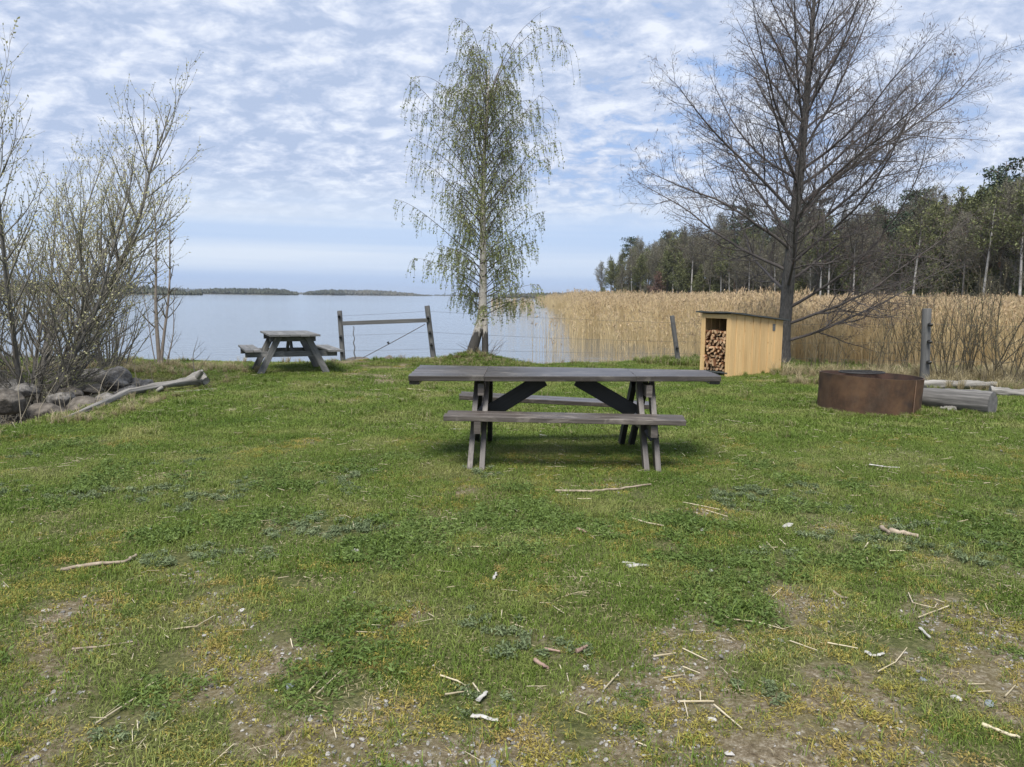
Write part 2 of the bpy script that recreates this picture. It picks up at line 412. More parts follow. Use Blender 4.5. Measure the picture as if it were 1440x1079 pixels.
# birch bark: white with black scars, black and rough towards the foot
m_birch, nt, b = new_mat('birch_bark')
co = coords(nt, 'Object', (3.5, 3.5, 11)); f = noise(nt, co, 1.6, 4, 0.6, 0.5)
c = ramp(nt, f, [(0.0, (0.03, 0.03, 0.03)), (0.36, (0.05, 0.045, 0.04)), (0.42, (0.52, 0.47, 0.42)), (0.7, (0.66, 0.62, 0.57))])
sx = nn(nt, 'ShaderNodeSeparateXYZ'); nt.links.new(nn(nt, 'ShaderNodeTexCoord').outputs['Object'], sx.inputs[0])
lo = math_(nt, 'MULTIPLY_ADD', sx.outputs[2], -1.15, 0.98)
f2 = noise(nt, coords(nt, 'Object', (5, 5, 2)), 2.2, 4)
k = math_(nt, 'ADD', lo, f2); k = ramp(nt, k, [(0.82, (0, 0, 0)), (0.95, (1, 1, 1))])
c = mixc(nt, k, c, (0.06, 0.055, 0.05)); nt.links.new(c, b.inputs['Base Color']); b.inputs['Roughness'].default_value = 0.75
bump(nt, b, f2, 0.6, 0.02)
m_birch2 = simple('far_birch_bark', (0.16, 0.155, 0.145), (0.48, 0.46, 0.43), 2.5, 0.8, bstr=0)

# rust
m_rust, nt, b = new_mat('rusty_steel')
co = coords(nt, 'Object'); f = noise(nt, co, 3.0, 10, 0.7); f2 = noise(nt, coords(nt, 'Object', (1, 1, 0.3)), 14, 6, 0.7)
f3 = noise(nt, coords(nt, 'Object', (1, 1, 1.6)), 1.7, 3, 0.5)
c = ramp(nt, f, [(0.32, (0.070, 0.047, 0.034)), (0.48, (0.13, 0.076, 0.047)), (0.64, (0.215, 0.125, 0.070))])
c = mixc(nt, ramp(nt, f2, [(0.45, (0, 0, 0)), (0.75, (.5, .5, .5))]), c, (0.19, 0.135, 0.095))
c = mixc(nt, ramp(nt, f3, [(0.58, (0, 0, 0)), (0.66, (.6, .6, .6))]), c, (0.055, 0.048, 0.048))
nt.links.new(c, b.inputs['Base Color']); b.inputs['Roughness'].default_value = 0.8
bump(nt, b, f2, 0.3, 0.004)

# water
m_water, nt, b = new_mat('lake_water')
co = coords(nt, 'world', (0.35, 1.3, 1)); f = noise(nt, co, 1.6, 5, 0.6); 
co = coords(nt, 'world', (0.05, 0.25, 1)); g = noise(nt, co, 1.0, 3, 0.5)
h = math_(nt, 'MULTIPLY_ADD', g, 1.2, f)
b.inputs['Base Color'].default_value = (0.08, 0.10, 0.115, 1); b.inputs['Roughness'].default_value = 0.07
b.inputs['IOR'].default_value = 1.42
bump(nt, b, h, 0.28, 0.10)

# ground
m_ground, nt, b = new_mat('lawn_soil')
ab = nn(nt, 'ShaderNodeAttribute', attribute_name='bare').outputs['Fac']
am = nn(nt, 'ShaderNodeAttribute', attribute_name='marsh').outputs['Fac']
aw = nn(nt, 'ShaderNodeAttribute', attribute_name='shore').outputs['Fac']
wco = coords(nt, 'world')
soil = ramp(nt, noise(nt, wco, 45, 8, 0.8), [(0.34, (0.060, 0.044, 0.027)), (0.47, (0.130, 0.102, 0.062)), (0.56, (0.22, 0.185, 0.13)), (0.66, (0.38, 0.35, 0.29))])
tint = noise(nt, wco, 5, 4)
soil = mixc(nt, ramp(nt, tint, [(0.4, (0, 0, 0)), (0.7, (.55, .55, .55))]), soil, (0.10, 0.095, 0.03))
und = ramp(nt, noise(nt, wco, 55, 6, 0.7), [(0.36, (0.035, 0.042, 0.014)), (0.5, (0.075, 0.085, 0.026)), (0.64, (0.15, 0.145, 0.065))])
c = mixc(nt, ab, und, soil)
c = mixc(nt, am, c, (0.20, 0.155, 0.085))
c = mixc(nt, aw, c, ramp(nt, noise(nt, wco, 6, 6), [(0.3, (0.05, 0.045, 0.035)), (0.7, (0.17, 0.15, 0.12))]))
nt.links.new(c, b.inputs['Base Color']); b.inputs['Roughness'].default_value = 0.95
b.inputs['Specular IOR Level'].default_value = 0.2
bump(nt, b, noise(nt, wco, 40, 6, 0.7), 0.8, 0.02)

m_grass = leafmat('lawn_grass', (0.098, 0.162, 0.024), (0.155, 0.218, 0.040), 1.1, trans=0.36, rand=0.40, c3=(0.265, 0.282, 0.095))
m_weed = leafmat('broad_weed', (0.095, 0.150, 0.032), (0.145, 0.205, 0.055), 1.5, trans=0.28, rand=0.3)
m_bluew = leafmat('grey_green_weed', (0.11, 0.15, 0.07), (0.16, 0.20, 0.10), 1.5, trans=0.15, rand=0.25)
m_moss = leafmat('yellow_moss', (0.17, 0.175, 0.032), (0.30, 0.26, 0.06), 2.0, trans=0.15, rand=0.3, c3=(0.30, 0.21, 0.08))
m_dryg = leafmat('dry_grass', (0.27, 0.22, 0.12), (0.44, 0.38, 0.24), 1.5, trans=0.2, rand=0.3)
m_reed = leafmat('reed_stem', (0.64, 0.50, 0.27), (0.80, 0.66, 0.41), 0.35, trans=0.30, rand=0.25)
m_plume = leafmat('reed_plume', (0.38, 0.28, 0.17), (0.54, 0.42, 0.27), 0.5, trans=0.2, rand=0.25)

# ------------------------------------------------------------------ world and sun
SUN_EL, SUN_AZ = R(58), R(192)          # azimuth clockwise from +Y: behind the camera, a little left
w = bpy.data.worlds.new('World'); SC.world = w; w.use_nodes = True
nt = w.node_tree; bg = nt.nodes['Background']
CLA, CLB, CLC = (0.305, 0.365, 0.49), (0.39, 0.44, 0.55), (0.56, 0.59, 0.65)
sky = nn(nt, 'ShaderNodeTexSky'); sky.sky_type = 'NISHITA'; sky.sun_disc = False
sky.sun_elevation = SUN_EL; sky.sun_rotation = SUN_AZ; sky.air_density = 1.0; sky.dust_density = 1.0; sky.ozone_density = 1.0
tc = nn(nt, 'ShaderNodeTexCoord').outputs['Generated']
sp = nn(nt, 'ShaderNodeSeparateXYZ'); nt.links.new(tc, sp.inputs[0])
zz = math_(nt, 'MAXIMUM', sp.outputs[2], 0.0)
den = math_(nt, 'ADD', zz, 0.30)
u = math_(nt, 'DIVIDE', sp.outputs[0], den); v = math_(nt, 'DIVIDE', sp.outputs[1], den)
cb = nn(nt, 'ShaderNodeCombineXYZ'); nt.links.new(u, cb.inputs[0]); nt.links.new(v, cb.inputs[1])
def wmap(sc, loc=(0, 0, 0), rz=0):
    mp = nn(nt, 'ShaderNodeMapping'); mp.inputs['Scale'].default_value = sc; mp.inputs['Location'].default_value = loc; mp.inputs['Rotation'].default_value = (0, 0, rz)
    nt.links.new(cb.outputs[0], mp.inputs[0]); return mp.outputs[0]
big = noise(nt, wmap((1.1, 0.9, 1), (3.1, 1.7, 0), 0.6), 1.0, 3, 0.5, 0.3)
puff = noise(nt, wmap((1.0, 1.15, 1), (5.2, 2.0, 0), 0.5), 9.5, 5, 0.62, 0.35)
fine = noise(nt, wmap((1.0, 1.3, 1), (1.2, 6.0, 0), 0.5), 15, 4, 0.6, 0.3)
cv = math_(nt, 'MULTIPLY_ADD', big, 0.95, math_(nt, 'MULTIPLY_ADD', puff, 0.80, math_(nt, 'MULTIPLY', fine, 0.20)))
cover = ramp(nt, cv, [(0.72, (0, 0, 0)), (0.84, (1, 1, 1))])
ad = math_(nt, 'MULTIPLY_ADD', fine, 0.42, math_(nt, 'MULTIPLY_ADD', puff, 0.8, -0.11))
ccol = ramp(nt, ad, [(0.42, CLA), (0.51, CLB), (0.64, CLC)])
# low bands near the horizon
bn = nn(nt, 'ShaderNodeTexNoise'); bn.inputs['Scale'].default_value = 1.0; bn.inputs['Detail'].default_value = 3
mp = nn(nt, 'ShaderNodeMapping'); mp.inputs['Scale'].default_value = (1.2, 1.2, 42); nt.links.new(tc, mp.inputs[0]); nt.links.new(mp.outputs[0], bn.inputs['Vector'])
lowband = ramp(nt, zz, [(0.0, (0.10, 0.10, 0.10)), (0.022, (0.20, 0.20, 0.20)), (0.034, (0.92, 0.92, 0.92)), (0.058, (0.92, 0.92, 0.92)), (0.068, (0.42, 0.42, 0.42)), (0.082, (0.40, 0.40, 0.40)), (0.094, (0.95, 0.95, 0.95))])
bandn = ramp(nt, bn.outputs[0], [(0.3, (0.35, 0.35, 0.35)), (0.6, (1, 1, 1))])
lowc = mixc(nt, 1.0, lowband, bandn, 'MULTIPLY')
sel = ramp(nt, zz, [(0.078, (0, 0, 0)), (0.15, (1, 1, 1))])
hi = mixc(nt, ramp(nt, zz, [(0.09, (0, 0, 0)), (0.30, (1, 1, 1))]), mixc(nt, 0.62, cover, (0.9, 0.9, 0.9)), cover)
cov = mixc(nt, sel, lowc, hi)
lowcol = mixc(nt, sel, (0.49, 0.54, 0.61), ccol)
bsky = nn(nt, 'ShaderNodeMix', data_type='RGBA'); 
hs = nn(nt, 'ShaderNodeVectorMath', operation='SCALE'); hs.inputs[3].default_value = 0.09
nt.links.new(sky.outputs[0], hs.inputs[0])
base = mixc(nt, 0.8, hs.outputs[0], (0.215, 0.33, 0.57))
covm = math_(nt, 'MULTIPLY', cov, 0.93)
fin = mixc(nt, covm, base, lowcol)
sc2 = nn(nt, 'ShaderNodeVectorMath', operation='SCALE'); sc2.inputs[3].default_value = 10.0
nt.links.new(fin, sc2.inputs[0]); nt.links.new(sc2.outputs[0], bg.inputs[0]); bg.inputs[1].default_value = 0.1
sl = bpy.data.lights.new('sun', 'SUN'); so = bpy.data.objects.new('sun', sl); COL.objects.link(so)
sl.energy = 3.4; sl.angle = R(26); sl.color = (1.0, 0.95, 0.87)
sd = Vector((math.sin(SUN_AZ) * math.cos(SUN_EL), math.cos(SUN_AZ) * math.cos(SUN_EL), math.sin(SUN_EL)))
so.rotation_euler = sd.to_track_quat('Z', 'Y').to_euler()
vs = SC.view_settings; vs.view_transform = 'Standard'; vs.look = 'None'; vs.exposure = 0.70; vs.gamma = 1.0
SC.cycles.max_bounces = 5; SC.cycles.transparent_max_bounces = 8; SC.cycles.diffuse_bounces = 3

# ------------------------------------------------------------------ ground sheet and water
def axis(parts):
    out = []
    for a, b_, st in parts:
        n = max(1, int(round((b_ - a) / st))); out += list(a + (b_ - a) * np.arange(n) / n)
    out.append(parts[-1][1]); return np.array(out)
gx = axis([(-7500, -500, 1400), (-500, -60, 44), (-60, -15, 4.5), (-15, -4, 0.12), (-4, 4, 0.07), (4, 16, 0.14), (16, 70, 2.2), (70, 300, 23), (300, 7500, 1400)])
gy = axis([(-300, -10, 40), (-10, 1.6, 1.0), (1.6, 5.5, 0.05), (5.5, 20, 0.12), (20, 50, 1.2), (50, 260, 7), (260, 1000, 100), (1000, 7900, 1200)])
GX, GY = np.meshgrid(gx, gy, indexing='ij')
GZ = height(GX, GY)
nearw = (1 - sst(3.5, 6, GY)) * (GY > 1)
GZ = GZ + 0.012 * (fbm(GX, GY, 14, 3) - 0.5) * (1 - sst(8, 14, GY))
nx_, ny_ = len(gx), len(gy)
ii, jj = np.meshgrid(np.arange(nx_ - 1), np.arange(ny_ - 1), indexing='ij')
gF = np.stack([ii * ny_ + jj, (ii + 1) * ny_ + jj, (ii + 1) * ny_ + jj + 1, ii * ny_ + jj + 1], -1).reshape(-1, 4)
mb = MB(); mb.add(np.stack([GX, GY, GZ], -1).reshape(-1, 3), gF, None, 0, True)
ground = mb.build('ground', m_ground); tag(ground, kind='structure')
def fattr(me, nm, arr):
    a = me.attributes.new(nm, 'FLOAT', 'POINT'); a.data.foreach_set('value', np.asarray(arr, np.float32).ravel())
fx, fy = GX.ravel(), GY.ravel()
fattr(ground.data, 'bare', bare(fx, fy))
mar = sst(0.3, 2.0, fy - shoreY(fx)) * sst(3, 6, fx)
fattr(ground.data, 'marsh', mar)
fattr(ground.data, 'shore', np.clip(sst(0.15, 0.9, fy - shoreY(fx)) * (1 - sst(3, 6, fx)) + gully(fx, fy), 0, 1))
mb = MB(); mb.add([(-7400, -250, WATER), (7400, -250, WATER), (7400, 7800, WATER), (-7400, 7800, WATER)], [(0, 1, 2, 3)])
tag(mb.build('water', m_water), kind='structure')

# ------------------------------------------------------------------ grass
def blades(n, size, hmin, hmax, wd, lean=0.6, mi=0, mb=None, cluster=0):
    mb = mb or MB()
    if cluster:
        cc = (rng.random((cluster, 2)) - .5) * size; q = cc[rng.integers(0, cluster, n)] + rng.normal(size=(n, 2)) * size * 0.045
    else: q = (rng.random((n, 2)) - .5) * size
    a = rng.random(n) * 6.283; h = hmin + (hmax - hmin) * rng.random(n) ** 1.5
    le = lean * (0.3 + rng.random(n)) * h
    dx, dy = np.cos(a), np.sin(a); px_, py_ = -dy, dx
    wv = wd * (0.7 + 0.6 * rng.random(n))
    def pt(f, side, wf):
        z = h * (1 - (1 - f) ** 1.6); o = le * f * f
        return np.stack([q[:, 0] + dx * o + px_ * side * wv * wf, q[:, 1] + dy * o + py_ * side * wv * wf, z], -1)
    V = np.stack([pt(0, -1, .5), pt(0, 1, .5), pt(.55, 1, .45), pt(.55, -1, .45), pt(1, 0, 0)], 1).reshape(-1, 3)
    i = np.arange(n) * 5
    F = np.concatenate([np.stack([i, i + 1, i + 2, i + 3], -1), np.stack([i + 3, i + 2, i + 4, i + 4], -1)])
    mb.add(V, F, None, mi); return mb
def leaves(n, size, s, zmax, mi=0, mb=None, flat=0.5, clumps=0):
    mb = mb or MB()
    if clumps:
        cc = (rng.random((clumps, 2)) - .5) * size; q = cc[rng.integers(0, clumps, n)] + rng.normal(size=(n, 2)) * size * 0.07
    else: q = (rng.random((n, 2)) - .5) * size
    C = np.column_stack([q, 0.004 + rng.random(n) * zmax])
    A = rdir(n); A[:, 2] *= flat; A /= np.linalg.norm(A, axis=1, keepdims=True)
    B = np.cross(A, rdir(n)); B /= np.linalg.norm(B, axis=1, keepdims=True)
    l = s * (0.6 + 0.8 * rng.random(n))[:, None]
    mb.diamonds(C, A * l, B * l * 0.35, mi); return mb
def sticks_(n, size, l, mb, mi):
    C = np.column_stack([(rng.random((n, 2)) - .5) * size, .004 + .012 * rng.random(n)]); A = rdir(n); A[:, 2] *= .15
    L_s = (l * (.4 + .9 * rng.random(n)))[:, None]; B = np.cross(A, [0, 0, 1.0]); B /= np.linalg.norm(B, axis=1, keepdims=True)
    mb.diamonds(C, A * L_s, B * .0016 + np.array([0, 0, .0006]), mi)
src = []
for k in range(4):      # 0-3 lawn grass
    m_ = blades(560, 0.32, 0.010, 0.034, 0.0030, 1.2); sticks_(50, 0.32, 0.016, m_, 1)
    src.append(srcobj('grass_a%d' % k, m_, [m_grass, m_dryg]))
for k in range(3):      # 4-6 weeds
    m_ = leaves(520, 0.26, 0.0095, 0.028, 0, None, .5, 14); blades(90, 0.26, 0.02, 0.045, 0.003, 1, 1, m_)
    src.append(srcobj('grass_b%d' % k, m_, [m_weed, m_grass]))
for k in range(2):      # 7-8 grey-green weeds
    m_ = leaves(460, 0.18, 0.008, 0.022, 0, None, .6, 6); src.append(srcobj('grass_c%d' % k, m_, [m_bluew]))
for k in range(3):      # 9-11 moss and starved grass
    m_ = leaves(420, 0.22, 0.0052, 0.010, 0, None, .6, 14); blades(95, 0.22, 0.008, 0.03, 0.0026, 1.3, 0, m_, 10); blades(60, .22, .01, .035, .0026, 1.2, 1, m_, 7)
    src.append(srcobj('grass_d%d' % k, m_, [m_moss, m_grass]))
for k in range(2):      # 12-13 dry thatch
    m_ = MB(); sticks_(110, .28, .022, m_, 0); blades(60, 0.28, 0.01, 0.03, 0.0022, 1.8, 0, m_)
    src.append(srcobj('grass_e%d' % k, m_, [m_dryg]))
for k in range(2):      # 14-15 long green tufts
    m_ = blades(160, 0.22, 0.05, 0.14, 0.0045, 0.7, 0, None, 5); blades(30, .22, .05, .15, .004, .9, 1, m_)
    src.append(srcobj('grass_f%d' % k, m_, [m_grass, m_dryg]))
for k in range(2):      # 16-17 long dead tufts
    m_ = blades(150, 0.3, 0.06, 0.26, 0.0045, 0.95, 0, None, 4); src.append(srcobj('grass_g%d' % k, m_, [m_dryg]))
for k in range(2):      # 18-19 coarse lawn for the far part
    m_ = blades(460, 0.5, 0.015, 0.04, 0.0055, 1.2); src.append(srcobj('grass_h%d' % k, m_, [m_grass]))
P = []; I = []; S = []
def put(x, y, idx, s, dz=0.0):
    P.append((x, y, dz)); I.append(idx); S.append(s)
def cells(x0, x1, y0, y1, st):
    X, Y = np.meshgrid(np.arange(x0, x1, st), np.arange(y0, y1, st)); X = X.ravel(); Y = Y.ravel()
    X = X + (rng.random(len(X)) - .5) * st; Y = Y + (rng.random(len(Y)) - .5) * st
    k = np.abs(X) < Y * 0.80 + 3.6
    return X[k], Y[k]
X, Y = cells(-10.5, 10.5, 1.5, 8.0, 0.17)
B_ = bare(X, Y); n1 = fbm(X + 9, Y, 1.9, 3); n2 = fbm(X, Y + 30, 2.2, 3)
for x, y, bb, a, c in zip(X, Y, B_, n1, n2):
    if gully(np.array([x]), np.array([y]))[0] > 0.3: continue
    r = random.random()
    if bb > 0.85:
        if r < 0.72: put(x, y, random.randint(9, 11), 0.7 + .7 * random.random())
        elif r < 0.76: put(x, y, random.randint(12, 13), 0.8)
        elif r < 0.88: put(x, y, random.choice([0, 1, 2, 4, 5]), 0.5)
    elif bb > 0.35:
        if r < 0.60: put(x, y, random.randint(9, 11), 0.8 + .5 * random.random()); put(x + .08, y, random.randint(0, 3), .55)
        elif r < 0.74: put(x, y, random.randint(0, 3), 0.75)
        elif r < 0.86: put(x, y, random.randint(4, 6), 0.7)
        else: put(x, y, random.randint(12, 13), 1)
    else:
        wd = 1 - sst(4.5, 7.0, y)
        if a > 0.585 and r < 0.75 * wd + .1: put(x, y, random.randint(4, 6), 0.9 + .5 * random.random())
        elif c > 0.63 and r < .7 * wd: put(x, y, random.randint(7, 8), 1 + .3 * random.random())
        elif c < 0.40 and r < .6: put(x, y, random.randint(9, 11), 1.1); put(x, y, random.randint(0, 3), 0.7 + .2 * random.random())
        elif r < 0.93: put(x, y, random.randint(0, 3), 0.85 + .4 * random.random())
        elif r < 0.97: put(x, y, random.randint(12, 13), 1)
X, Y = cells(-16, 14, 7.8, 17.6, 0.26)
B_ = bare(X, Y); n1 = fbm(X, Y, 0.9, 3)
for x, y, bb, a in zip(X, Y, B_, n1):
    if y > shoreY(x) + 0.25 or gully(np.array([x]), np.array([y]))[0] > 0.25: continue
    r = random.random()
    if bb > 0.5 and r < 0.7:
        if r < .35: put(x, y, random.randint(12, 13), 1.2)
        elif r < .5: put(x, y, random.randint(9, 11), 1.3)
        continue
    put(x, y, random.randint(18, 19), 0.8 + .4 * random.random())
    if r < 0.06: put(x, y, random.randint(12, 13), 1.2)
    if r > 0.9 - .3 * (a > .55): put(x, y, random.randint(14, 15), 0.45 + .3 * random.random())
def tufts(cx, cy, n, rx, ry, lo, hi, smin, smax):
    for _ in range(n):
        a = random.random() * 6.283; q = math.sqrt(random.random())
        put(cx + rx * q * math.cos(a), cy + ry * q * math.sin(a), random.randint(lo, hi), smin + (smax - smin) * random.random())
# shore edge, mound, shed foot, ring foot, left bank
for x in np.arange(-14, 13, 0.13):
    y = float(shoreY(x)) + random.uniform(-.25, .35)
    put(x, y, random.randint(14, 17) if x < 3.3 else random.randint(14, 15), random.uniform(.35, .8) * (1.5 if x > 3.3 else 1))
tufts(-0.75, 15.8, 200, 1.1, 0.8, 14, 15, .3, .7); tufts(-0.75, 15.7, 60, 1.0, 0.7, 16, 17, .25, .5)
tufts(5.7, 15.3, 110, 1.5, .7, 14, 15, .6, 1.2); tufts(4.6, 17.0, 160, 1.9, .8, 14, 15, .8, 1.4)
for k in range(150):
    a = random.random() * 6.283; rr = 0.645 + random.random() ** 2 * 0.22
    put(4.78 + rr * math.cos(a), 10.15 + rr * math.sin(a), random.randint(14, 15), random.uniform(.2, .5))
for k in range(250):
    y = random.uniform(7.0, 13.2); x = -5.15 - random.random() ** 1.6 * 1.6 + 0.5
    if y < 8.4: x = random.uniform(-8.5, -4.7)
    put(x, y, random.choice([14, 15, 16, 17]), random.uniform(.25, .9) ** 1.3 * (.75 if y > 8.6 else 1))
tufts(-7.5, 14.2, 260, 2.8, 1.0, 14, 17, .4, .8)
tufts(7.5, 12.9, 160, 3.2, .7, 14, 17, .5, 1.0); tufts(9.5, 14.3, 240, 4.5, .9, 16, 17, .7, 1.3); tufts(7.9, 9.6, 40, 1.3, .3, 14, 15, .4, .8)
for k in range(70):
    t = random.random(); q = (1 - t) * np.array([6.2, 10.1]) + t * np.array([6.4, 9.3])
    put(q[0] + random.uniform(-1.1, .2), q[1] + random.uniform(-.2, .2), random.randint(14, 15), random.uniform(.3, .6))
P = np.array(P); P[:, 2] = height(P[:, 0], P[:, 1]) - 0.003 + 0.012 * (fbm(P[:, 0], P[:, 1], 14, 3) - 0.5) * (1 - sst(8, 14, P[:, 1]))
I = np.array(I); S = np.array(S); n = len(P)
rot = np.column_stack([np.zeros(n), np.zeros(n), rng.random(n) * 6.283])
scatter('grass', P, rot, np.column_stack([S, S, S * (0.8 + .4 * rng.random(n))]), I, src, label='short patchy green lawn grass with weeds, moss and dry blades', cat='grass')

# gravel
def pebble_mesh(seed, sub=1):
    import bmesh
    bm = bmesh.new(); bmesh.ops.create_icosphere(bm, subdivisions=sub, radius=1.0)
    rr = random.Random(seed)
    pl = [(Vector((rr.gauss(0, 1), rr.gauss(0, 1), rr.gauss(0, 1))).normalized(), rr.uniform(.55, .9)) for _ in range(9)]
    sc = (rr.uniform(.8, 1.2), rr.uniform(.6, 1), rr.uniform(.4, .7))
    for v_ in bm.verts:
        for n_, d_ in pl:
            q = v_.co.dot(n_)
            if q > d_: v_.co -= n_ * (q - d_)
        v_.co.x *= sc[0]; v_.co.y *= sc[1]; v_.co.z *= sc[2]
    me = bpy.data.meshes.new('stone'); bm.to_mesh(me); bm.free(); return me
srcp = []
for k in range(5):
    me = pebble_mesh(k, 2); me.materials.append(m_peb); srcp.append(bpy.data.objects.new('pebble_%d' % k, me))
X = rng.uniform(-4, 4, 70000); Y = 1.9 + rng.random(70000) ** 1.3 * 4.2
k = (np.abs(X) < Y * .8 + .3) & (bare(X, Y) > 0.35 + .6 * rng.random(70000)) & (fbm(X + 50, Y, 2.5, 3) > .30 + .2 * rng.random(70000))
X, Y = X[k], Y[k]
X2 = rng.uniform(-11, 11, 1500); Y2 = 2.2 + rng.random(1500) ** 1.3 * 12; k = (np.abs(X2) < Y2 * .8) & (gully(X2, Y2) < .1) & (Y2 < shoreY(X2)) & (fbm(X2, Y2, 1., 2) > .5)
X = np.concatenate([X, X2[k]]); Y = np.concatenate([Y, Y2[k]]); n = len(X)
sz = 0.0020 + 0.009 * rng.random(n) ** 4.5
sz[-int(k.sum()):] = 0.005 + .011 * rng.random(int(k.sum())) ** 3
Z = height(X, Y) + sz * .25 + 0.012 * (fbm(X, Y, 14, 3) - 0.5) * (1 - sst(8, 14, Y))
Z[-int(k.sum()):] += 0.012
scatter('gravel', np.column_stack([X, Y, Z]), np.column_stack([rng.normal(size=(n, 2)) * .3, rng.random(n) * 6.28]), np.column_stack([sz, sz, sz]), rng.integers(0, 5, n), srcp,
        label='pale gravel showing through the bare patches of the lawn', cat='gravel')

# small straw litter
mb = MB()
X = rng.uniform(-9, 9, 13000); Y = 2.0 + rng.random(13000) ** 1.7 * 12; k = (np.abs(X) < Y * .78) & (gully(X, Y) < .05) & (fbm(X, Y, 2.2, 3) > .47 + .16 * rng.random(13000)) & (Y < shoreY(X) - .3)
for x, y in zip(X[k], Y[k]):
    L = .006 + .032 * random.random() ** 2.2 * (1 + .05 * y) ; a = random.random() * 3.14; z = hz(x, y) + .016 + .002 * y
    d = np.array([math.cos(a), math.sin(a), random.uniform(-.15, .15)]) * L
    rr = random.uniform(.0007, .0015) * (1 + y * .10)
    mb.tq([np.array([x, y, z]) - d, np.array([x, y, z]) + d], [rr, rr * .7], 3, 0)
tag(mb.build('straw_litter', m_straw), 'tiny bits of pale straw strewn through the lawn', 'litter', kind='stuff')

# ------------------------------------------------------------------ large picnic table
def up_of(a, b): return (0, 0, 1)
bt = empty('picnic_table', (0.49, 6.5, 0), 0, 'large dark brown picnic table with overhanging top in the middle of the lawn', 'picnic table')
inv = np.array([0.49, 6.5, 0.0])
def L_(p): return np.array(p, float) - inv
def boards(mb_, c00, c10, c01, c11, n, th, gap=0.007, warp=0.0, seams=()):
    """n boards between the near edge c00-c10 and the far edge c01-c11, top surface given"""
    for k in range(n):
        f0 = k / n; f1 = (k + 1) / n; f = (f0 + f1) / 2
        w_ = np.linalg.norm(c01 - c00) / n - gap
        a = c00 * (1 - f) + c01 * f; b_ = c10 * (1 - f) + c11 * f
        d = b_ - a; ac = c01 - c00; upn = np.cross(d, ac); upn /= np.linalg.norm(upn)
        ts = [0] + list(seams) + [1]
        for q in range(len(ts) - 1):
            p0 = a + d * (ts[q] + (0.0008 if q else 0)); p1 = a + d * (ts[q + 1] - 0.0004)
            dz = upn * random.uniform(-warp, warp)
            mb_.beam(p0 - upn * th / 2 + dz, p1 - upn * th / 2 + dz, w_, th, upn)
c00, c10 = at(573.3, 529, 6.30), at(1013.5, 528.5, 6.40)
c01, c11 = at(591.5, 513, 7.00), at(992, 521, 7.02)
mb = MB(); boards(mb, L_(c00), L_(c10), L_(c01), L_(c11), 5, 0.045, warp=.0015, seams=(0.24, 0.725))
mb.build('tabletop', m_table, bt, 0.004)
def lerp2(u, v_): return (c00 * (1 - u) + c10 * u) * (1 - v_) + (c01 * (1 - u) + c11 * u) * v_
dn = np.array([0, 0, -1.0])
for u in (0.018, 0.985):
    mb = MB(); a = lerp2(u, 0.05) + dn * .062; b_ = lerp2(u, .95) + dn * .062
    mb.beam(L_(a), L_(b_), 0.085, 0.03); mb.build('end_batten', m_table, bt, 0.003)
# benches
s00, s10 = at(622, 585, 6.16), at(964.5, 592, 6.12); s01, s11 = at(632, 576.5, 6.42), at(960, 583, 6.38)
mb = MB(); boards(mb, L_(s00), L_(s10), L_(s01), L_(s11), 2, 0.042, .016, .003)
o = mb.build('bench', m_tablegrey, bt, 0.004)
t00, t10 = at(644.5, 556.5, 7.28), at(922, 570, 7.42); t01, t11 = at(650, 550.5, 7.54), at(920, 565.5, 7.68)
mb = MB(); boards(mb, L_(t00), L_(t10), L_(t01), L_(t11), 2, 0.042, .016, .003)
mb.build('bench', m_table, bt, 0.004)
# frames: each side has two planks either side of the cross beams
def foot(px, py): 
    p = gnd(px, py, 0.0); p[2] = -0.01; return p
nearfeet = [(660.5, 660.5), (677.5, 661.5), (909, 663.5), (925, 665)]
topx = [(671, 536), (684.5, 536), (898, 536), (915.5, 536)]
farfeet = [(671, 618), (689, 618.5), (873, 624.5), (887, 625)]
legs = []
for i in range(4):
    f_ = foot(*nearfeet[i]); t_ = at(topx[i][0], topx[i][1] - 1, 6.62)
    t_[2] = 0.71; mb = MB(); mb.beam(L_(f_), L_(t_), 0.046, 0.10, np.array([0, 1.0, 0.25])); mb.build('leg', m_tablegrey, bt, 0.003)
    g_ = foot(*farfeet[i]); h_ = at([668, 684, 898, 912][i], 536, 6.75); h_[2] = 0.70; h_[0] += 0.0
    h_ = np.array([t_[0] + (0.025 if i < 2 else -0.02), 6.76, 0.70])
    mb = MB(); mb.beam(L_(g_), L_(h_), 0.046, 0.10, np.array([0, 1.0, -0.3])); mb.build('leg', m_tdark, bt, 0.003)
    legs.append((f_, t_, g_, h_))
for a_, b_ in ((0, 1), (2, 3)):
    xm = (legs[a_][1][0] + legs[b_][1][0]) / 2
    xl = (legs[a_][0][0] + legs[b_][0][0]) / 2 * .55 + xm * .45
    mb = MB(); mb.beam(L_((xm, 6.38, .665)), L_((xm + .0, 6.98, .66)), 0.05, 0.10); mb.build('top_beam', m_tablegrey, bt, 0.003)
    zb = 0.33
    mb = MB(); mb.beam(L_((xl, 6.16, s00[2] - .042 - .055 if a_ == 0 else s10[2] - .10)), L_((xm, 7.66, t00[2] - .042 - .055 if a_ == 0 else t10[2] - .10)), 0.055, 0.10)
    mb.build('cross_beam', m_tablegrey, bt, 0.003)
# dark diagonal braces from the lower beams up to the middle of the top
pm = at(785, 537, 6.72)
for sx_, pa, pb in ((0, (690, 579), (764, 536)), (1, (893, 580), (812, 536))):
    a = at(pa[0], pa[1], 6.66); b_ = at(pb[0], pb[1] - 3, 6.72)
    mb = MB(); mb.beam(L_(a), L_(b_), 0.13, 0.045, (0, 1, 0)); mb.build('brace', m_tdark, bt, 0.003)
